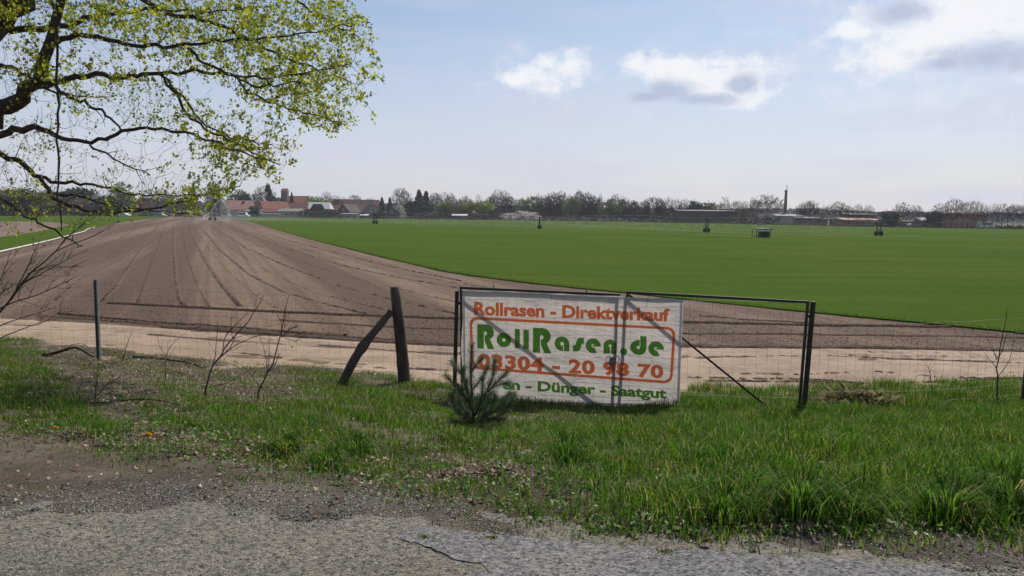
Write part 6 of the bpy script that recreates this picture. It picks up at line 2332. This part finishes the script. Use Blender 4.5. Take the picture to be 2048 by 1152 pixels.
def chimney():
    Y = row_y(1571) + 70
    b = at_depth(1570, 430, Y); z = at_depth(1572.5, 380, Y)[2]; zt = at_depth(1573.5, 369, Y)[2]
    root = empty('factory_chimney', (b[0], Y, -.25), 'tall tapering brick factory chimney with antenna mast on top', 'chimney')
    r = Y / F
    m = MB(); m.tube([(0, 0, 0), (0, 0, z * .5), (0, 0, z * .96)], [4.2 * r, 3.2 * r, 2.4 * r], 16); m.build('shaft', MAT['brick_dark'], root, smooth=True)
    m = MB(); m.tube([(0, 0, z * .961), (0, 0, z * 1.0), (0, 0, z * 1.015)], [2.8 * r, 2.8 * r, 2.2 * r], 16); m.build('crown_ring', MAT['brick_dark'], root)
    m = MB(); m.tube([(.3, 0, z * 1.016), (.3, 0, zt)], [.6 * r, .35 * r], 6); a = m.build('antenna_mast', MAT['galv'], root)
    for k in range(3):
        m = MB(); m.box((.3 + .5 * r * (1 if k % 2 else -1) * 1.6, 0, z * 1.02 + (zt - z) * (.5 + .18 * k)), (.7 * r, .3 * r, 1.6 * r)); m.build('antenna', MAT['galv'], a)


chimney()


def yellow_sign():
    Y = row_y(1803) - 14
    b = at_depth(1803, 430, Y); s = Y / F
    root = empty('road_sign', (b[0], Y, -.25), 'yellow town sign on two posts before the fan shaped tree', 'sign')
    z0, z1 = at_depth(1803, 442, Y)[2] + .25, at_depth(1803, 435, Y)[2] + .25
    m = MB(); m.box((0, 0, (z0 + z1) / 2), (7 * s, .05, z1 - z0)); m.build('board', MAT['sign_yellow'], root)
    for k in (-1, 1):
        m = MB(); m.tube([(k * 2.4 * s, .06, 0), (k * 2.4 * s, .06, z1)], .05, 6); m.build('post', MAT['galv'], root)


MAT['sign_yellow'] = simple('sign_yellow', (.66, .44, .04), (.58, .38, .03), 2, .5)
yellow_sign()

# ------------------------------------------------------------------ vehicles by the farm
MAT['car_white'] = simple('white_car_paint', (.70, .71, .72), None, 1, .25, spec=.6)
MAT['car_silver'] = simple('silver_car_paint', (.38, .40, .42), None, 1, .3, metal=.3, spec=.6)
MAT['car_yellow'] = simple('yellow_car_paint', (.55, .30, .03), None, 1, .3, spec=.6)
MAT['rubber'] = simple('rubber', (.014, .014, .014), None, 8, .85)


def vehicle(px, dy, kind, paint, label, rz=0.0, name='parked_car', cat='car'):
    Y = row_y(px) + dy
    root = empty(name, (at_depth(px, 430, Y)[0], Y, -.25), label, cat, 'vehicles parked by the farm', rz)
    if kind == 'van':
        prof = [(-2.6, .45), (2.45, .45), (2.6, .75), (2.55, 1.15), (1.75, 1.35), (1.05, 2.3), (-2.5, 2.45), (-2.6, 2.2)]; wid = 1.95; wh = .36; ax = 1.65
        glass = [(1.0, 1.4, 1.55, 2.15), (-.1, 1.4, .8, 2.15), (-1.2, 1.4, -.3, 2.15), (-2.3, 1.4, -1.4, 2.15)]
    else:
        prof = [(-2.1, .4), (2.1, .4), (2.2, .7), (2.05, .95), (1.2, 1.05), (.55, 1.5), (-1.2, 1.52), (-2.0, 1.1), (-2.15, .8)]; wid = 1.75; wh = .32; ax = 1.35
        glass = [(-.15, 1.06, .6, 1.42), (-1.35, 1.06, -.25, 1.42)]
    m = MB(); m.prism(prof, -wid / 2, wid / 2)
    me = m.build('body', MAT[paint], root)
    for (x0, z0, x1, z1) in glass:
        for s in (-1, 1):
            g = MB(); g.box(((x0 + x1) / 2, s * (wid / 2 + .006), (z0 + z1) / 2), (x1 - x0, .02, z1 - z0)); g.build('window', MAT['glass_dark'], root)
    for s in (-1, 1):
        for e in (-1, 1):
            w_ = MB(); c = (e * ax, s * (wid / 2 - .08), wh)
            w_.tube([(c[0], c[1] - .11, c[2]), (c[0], c[1] + .11, c[2])], wh, 12); wo = w_.build('wheel', MAT['rubber'], root)
            h = MB(); h.tube([(c[0], c[1] + s * .112, c[2]), (c[0], c[1] + s * .13, c[2])], wh * .55, 10); h.build('rim', MAT['galv'], wo)
        h = MB(); h.box((prof[2][0] - .05, s * wid * .36, prof[2][1] + .05), (.12, .25, .16)); h.build('headlight', MAT['window_white'], root)


vehicle(487, -26, 'van', 'car_white', 'white minibus parked in front of the pink roofed house', D(-6), 'parked_van', 'van')
vehicle(453, -26, 'car', 'car_white', 'small white car parked left of the minibus near the spruce', D(10))
vehicle(250, -24, 'car', 'car_white', 'white car behind maple leaves under the bright green tree', D(-12))
vehicle(322, -24, 'car', 'car_silver', 'silver car parked below the low brown roofed house', D(-10))
vehicle(376, -24, 'car', 'car_yellow', 'orange yellow car parked at the pale roofed garage', D(8))
vehicle(1974, -4, 'van', 'car_white', 'white caravan van standing between the avenue trees', D(5), 'parked_van', 'van')
vehicle(1829, 0, 'car', 'car_white', 'white car parked right of the yellow sign', D(4))

# ------------------------------------------------------------------ irrigation machine, shed, hose, rail fence
def irrigation():
    base = [(425, 440.5), (750, 447.5), (1079, 458), (1413, 464.5), (1757, 471.5)]
    Pt = [ground(x, y, .05) for x, y in base]
    Hh = [at_depth(x, t, p[1])[2] for (x, _), t, p in zip(base, (416, 428, 437, 437.5, 448), Pt)]
    hp = float(np.median(Hh))
    root = empty('irrigation_machine', tuple(Pt[2]), 'long wheeled irrigation boom spraying water across the green turf', 'irrigation boom')
    loc = Pt[2]
    DM = MAT['boom_steel']
    for k, p in enumerate(Pt):
        h = Hh[k] * .5 + hp * .5
        d = (Pt[min(k + 1, 4)] - Pt[max(k - 1, 0)]); d[2] = 0; d /= np.linalg.norm(d)
        n = np.array([1.0, 0.30, 0])
        m = MB()
        hb = (9.4, 6.0, 1.8, 6.4, 11.0)[k] * p[1] / F / 1.24
        A, B = p + n * hb * .62, p - n * hb * .62
        ax = np.array([0, 0, .40])
        top = np.array([0, 0, h])
        for e, s in ((A, 1), (B, -1)):
            m.tube([e + ax, p + n * s * hb * .42 + top], .085, 5)
        m.tube([A + ax, B + ax], .07, 5)
        m.tube([p + n * hb * .55 + top * .52, p - n * hb * .55 + top * .52], .05, 5)
        m.tube([A + ax, p - n * hb * .45 + top * .55], .05, 4); m.tube([B + ax, p + n * hb * .45 + top * .55], .05, 4)
        m.tube([p + n * hb * .42 + top, p - n * hb * .42 + top], .06, 5)
        t = m.build('tower', DM, root, local=loc)
        for e in (A, B):
            w = MB(); c = e + np.array([0, 0, .38]); q = np.cross(n, [0, 0, 1])
            w.tube([c - q * .15, c - q * .09, c + q * .09, c + q * .15], [.32, .40, .40, .32], 14)
            w.build('wheel', MAT['rubber'], t, local=loc)
        if k:
            a, b = Pt[k - 1], p
            ha, hb_ = Hh[k - 1] * .5 + hp * .5, h
            N_ = 22
            L = np.array([a * (1 - s) + b * s + np.array([0, 0, (ha * (1 - s) + hb_ * s) + 0.45 * math.sin(math.pi * s)]) for s in np.linspace(0, 1, N_)])
            m = MB(); m.tube(L, .05, 6); m.build('pipe', MAT['galv'], root, local=loc)
            m = MB()
            for i in range(1, N_ - 1, 2):
                m.tube([L[i], L[i] + np.array([0, 0, -.75 * math.sin(math.pi * i / N_)])], .02, 3)
            m.tube(np.array([L[i] + np.array([0, 0, -.75 * math.sin(math.pi * i / N_)]) for i in range(N_)]), .02, 3, cap=False)
            m.build('truss', DM, root, local=loc)
    # end gun arm hanging out to the right with its hose loop
    a = Pt[4] + np.array([0, 0, hp])
    e = a + np.array([7.5, -.5, -.35])
    m = MB(); m.tube([a, (a + e) / 2 + np.array([0, 0, .45]), e], .06, 5); m.build('overhang', MAT['galv'], root, local=loc)

    # spray: fine drops, one cloud
    n = 60000
    t = RNG.uniform(0, 4, n); k = np.minimum(t.astype(int), 3); f = t - k
    A = np.array(Pt)
    c = A[k] * (1 - f[:, None]) + A[k + 1] * f[:, None]
    side = np.array([.35, .94, 0])
    u = RNG.normal(0, 1, n)
    P_ = c + side * (u * 7)[:, None] + np.array([1, 0, 0]) * RNG.normal(0, 2.5, n)[:, None]
    P_[:, 2] = .2 + 1.5 * np.exp(-u * u * .6) * RNG.random(n) ** .8
    # jets: brighter arcs here and there
    g = 16000
    tt = RNG.integers(0, 46, g) / 46 * 4; k = np.minimum(tt.astype(int), 3); f = tt - k
    c = A[k] * (1 - f[:, None]) + A[k + 1] * f[:, None]
    s = RNG.random(g)
    Q = c + np.array([1, 0, 0]) * (s * 3.2 - .6)[:, None] + side * RNG.normal(0, 1.0, g)[:, None]
    Q[:, 2] = 1.9 - .9 * (2 * s - 1) ** 2 * 1 + RNG.normal(0, .12, g)
    # big gun plume at the left tower
    b = 15000
    s = RNG.random(b) ** .9; w = RNG.normal(0, 1, b)
    org = Pt[0] + np.array([2.0, 8, 3.2])
    px_ = 449 - 62 * s
    zz = 6.8 - 6.6 * (s - .30) ** 2 / .49
    R_ = org + np.stack([-9.5 * s, 4 * s + w * .4, np.zeros(b)], 1)
    topz = 1.0 + 4.9 * np.exp(-((s - .35) / .34) ** 2)
    R_[:, 2] = topz * np.where(RNG.random(b) < .22, 1 - .05 * RNG.random(b), RNG.random(b) ** .75)
    b2 = 12000
    R2 = Pt[0] + np.stack([RNG.normal(6, 9, b2), RNG.normal(6, 9, b2), np.abs(RNG.normal(.3, .7, b2))], 1)
    ALLP = np.concatenate([P_, Q, R_, R2]); nn = len(ALLP)
    s = RNG.uniform(.010, .024, nn) * np.clip(ALLP[:, 1] / 150, .7, 1.4)
    me = scatter('water_spray', [(-.5, 0, -.4), (.5, 0, -.4), (0, .1, .9)], [(0, 1, 2)], ALLP, rot_random(nn, .4), s, MAT['drops'])
    setp(link_mesh('water_spray', me), kind='stuff')


MAT['boom_steel'] = simple('boom_steel', (.022, .026, .024), (.035, .038, .034), 2, .7)
MAT['drops'] = leafy('water_drops', [(0, (.75, .78, .80)), (1, (.92, .93, .94))], trans=.5, rough=.3)
irrigation()


def field_shed():
    b = ground(1523, 474.5, .05)
    Y = b[1]; s = Y / F
    root = empty('pump_shelter', tuple(b), 'small dark open sided pump shelter standing on the green turf', 'shelter')
    H_ = at_depth(1523, 457, Y)[2] - .05
    dk = MAT['dark_timber']
    X = lambda px: (px - 1523) * s
    m = MB(); m.box((X(1529), .4, H_ * .33), (X(1537.5) - X(1520.5), 1.2, H_ * .66)); m.build('pump_box', MAT['plain_dark'], root)
    for k, x in enumerate((1510, 1537)):
        for y in (-.6, 1.3):
            m = MB(); m.tube([(X(x), y, 0), (X(x), y, H_ * .86)], .05, 6); m.build('post', dk, root)
    r = MB()
    r.v = [(X(1507), -1.0, H_ * .84), (X(1540), -1.0, H_ * .90), (X(1540), 1.7, H_ * .99), (X(1516), 1.7, H_ * .97)]
    r.v += [(a, b_, c + .12) for a, b_, c in r.v]
    r.f = [(3, 2, 1, 0), (4, 5, 6, 7), (0, 1, 5, 4), (1, 2, 6, 5), (2, 3, 7, 6), (3, 0, 4, 7)]
    r.build('roof', dk, root)


MAT['plain_dark'] = simple('dark_steel_box', (.028, .032, .032), None, 3, .7)
field_shed()


def hose():
    pts = [(-60, 519), (0, 503), (50, 492), (100, 480.5), (140, 470), (168, 463), (174, 458.5), (182, 455.5), (188, 455)]
    L = smooth_line(np.array([ground(x, y, .09) for x, y in pts]), 60, 1)
    m = MB(); m.tube(L, .055, 8)
    o = m.build('hose', MAT['hose'], None, smooth=True)
    setp(o, 'white irrigation hose lying along the grass strip at left', 'hose')


MAT['hose'] = simple('white_hose', (.62, .58, .52), (.50, .46, .40), 4, .6)
hose()


def rail_fence():
    x0, x1 = 1858, 2075
    A, B = (x0, 443.5), (x1, 448.5)
    Ya, Yb = row_y(x0) - 18, row_y(x1) - 18
    a, b = at_depth(x0, 430, Ya), at_depth(x1, 430, Yb)
    root = empty('rail_fence', (a[0], Ya, -.2), 'long pale rail fence on dark posts before the avenue trees', 'fence')
    n = 20
    za, zb = at_depth(x0, A[1], Ya)[2], at_depth(x1, B[1], Yb)[2]
    z = max(.9, (za + zb) / 2)
    for k in range(n):
        t = k / (n - 1)
        p = np.array([a[0] * (1 - t) + b[0] * t, Ya * (1 - t) + Yb * t, 0])
        m = MB(); m.tube([(p[0], p[1], -.25), (p[0], p[1], z)], .11, 6); m.build('post', MAT['dark_timber'], root, local=root.location)
        if k:
            for zz, mt in ((z + .07, 'sheet_pale'), (.12, 'sheet_pale')):
                m = MB(); m.bar((q[0], q[1], zz), (p[0], p[1], zz), .12, .12 if zz > .5 else .07); m.build('rail', MAT[mt], root, local=root.location)
        q = p


rail_fence()


def leaning_poles():
    for k, (x0, y0, x1, y1) in enumerate([(1587, 447, 1591, 440), (1616, 448, 1620, 441), (1650, 449, 1656, 441), (1550, 446, 1554, 439)]):
        Y = row_y(x0) - 22
        a = at_depth(x0, y0, Y); b = at_depth(x1, y1, Y); a[2] = -.2; b[2] = max(b[2], 1.3)
        m = MB(); m.tube([a, b], .07, 6)
        o = m.build('leaning_pole', MAT['pale_twig'], None)
        setp(o, ('pale leaning pole at the far field edge, second of four from the left', 'pale leaning pole at the far field edge, third of four from the left', 'pale leaning pole at the far field edge, rightmost of four', 'pale leaning pole at the far field edge, leftmost of four')[k], 'pole', 'leaning poles at the far field edge')


leaning_poles()

# air: thin spring haze over the whole place
def haze():
    m, nt, out = new_mat('air')
    v = nt.nodes.new('ShaderNodeVolumePrincipled')
    v.inputs['Color'].default_value = (.80, .86, .96, 1)
    v.inputs['Density'].default_value = HAZE
    v.inputs['Anisotropy'].default_value = .2
    nt.links.new(v.outputs[0], out.inputs['Volume'])
    b = MB(); b.box((0, 560, 17.0), (3200, 1300, 37.0))
    setp(b.build('haze', m), kind='stuff')


HAZE = 0.00020
haze()
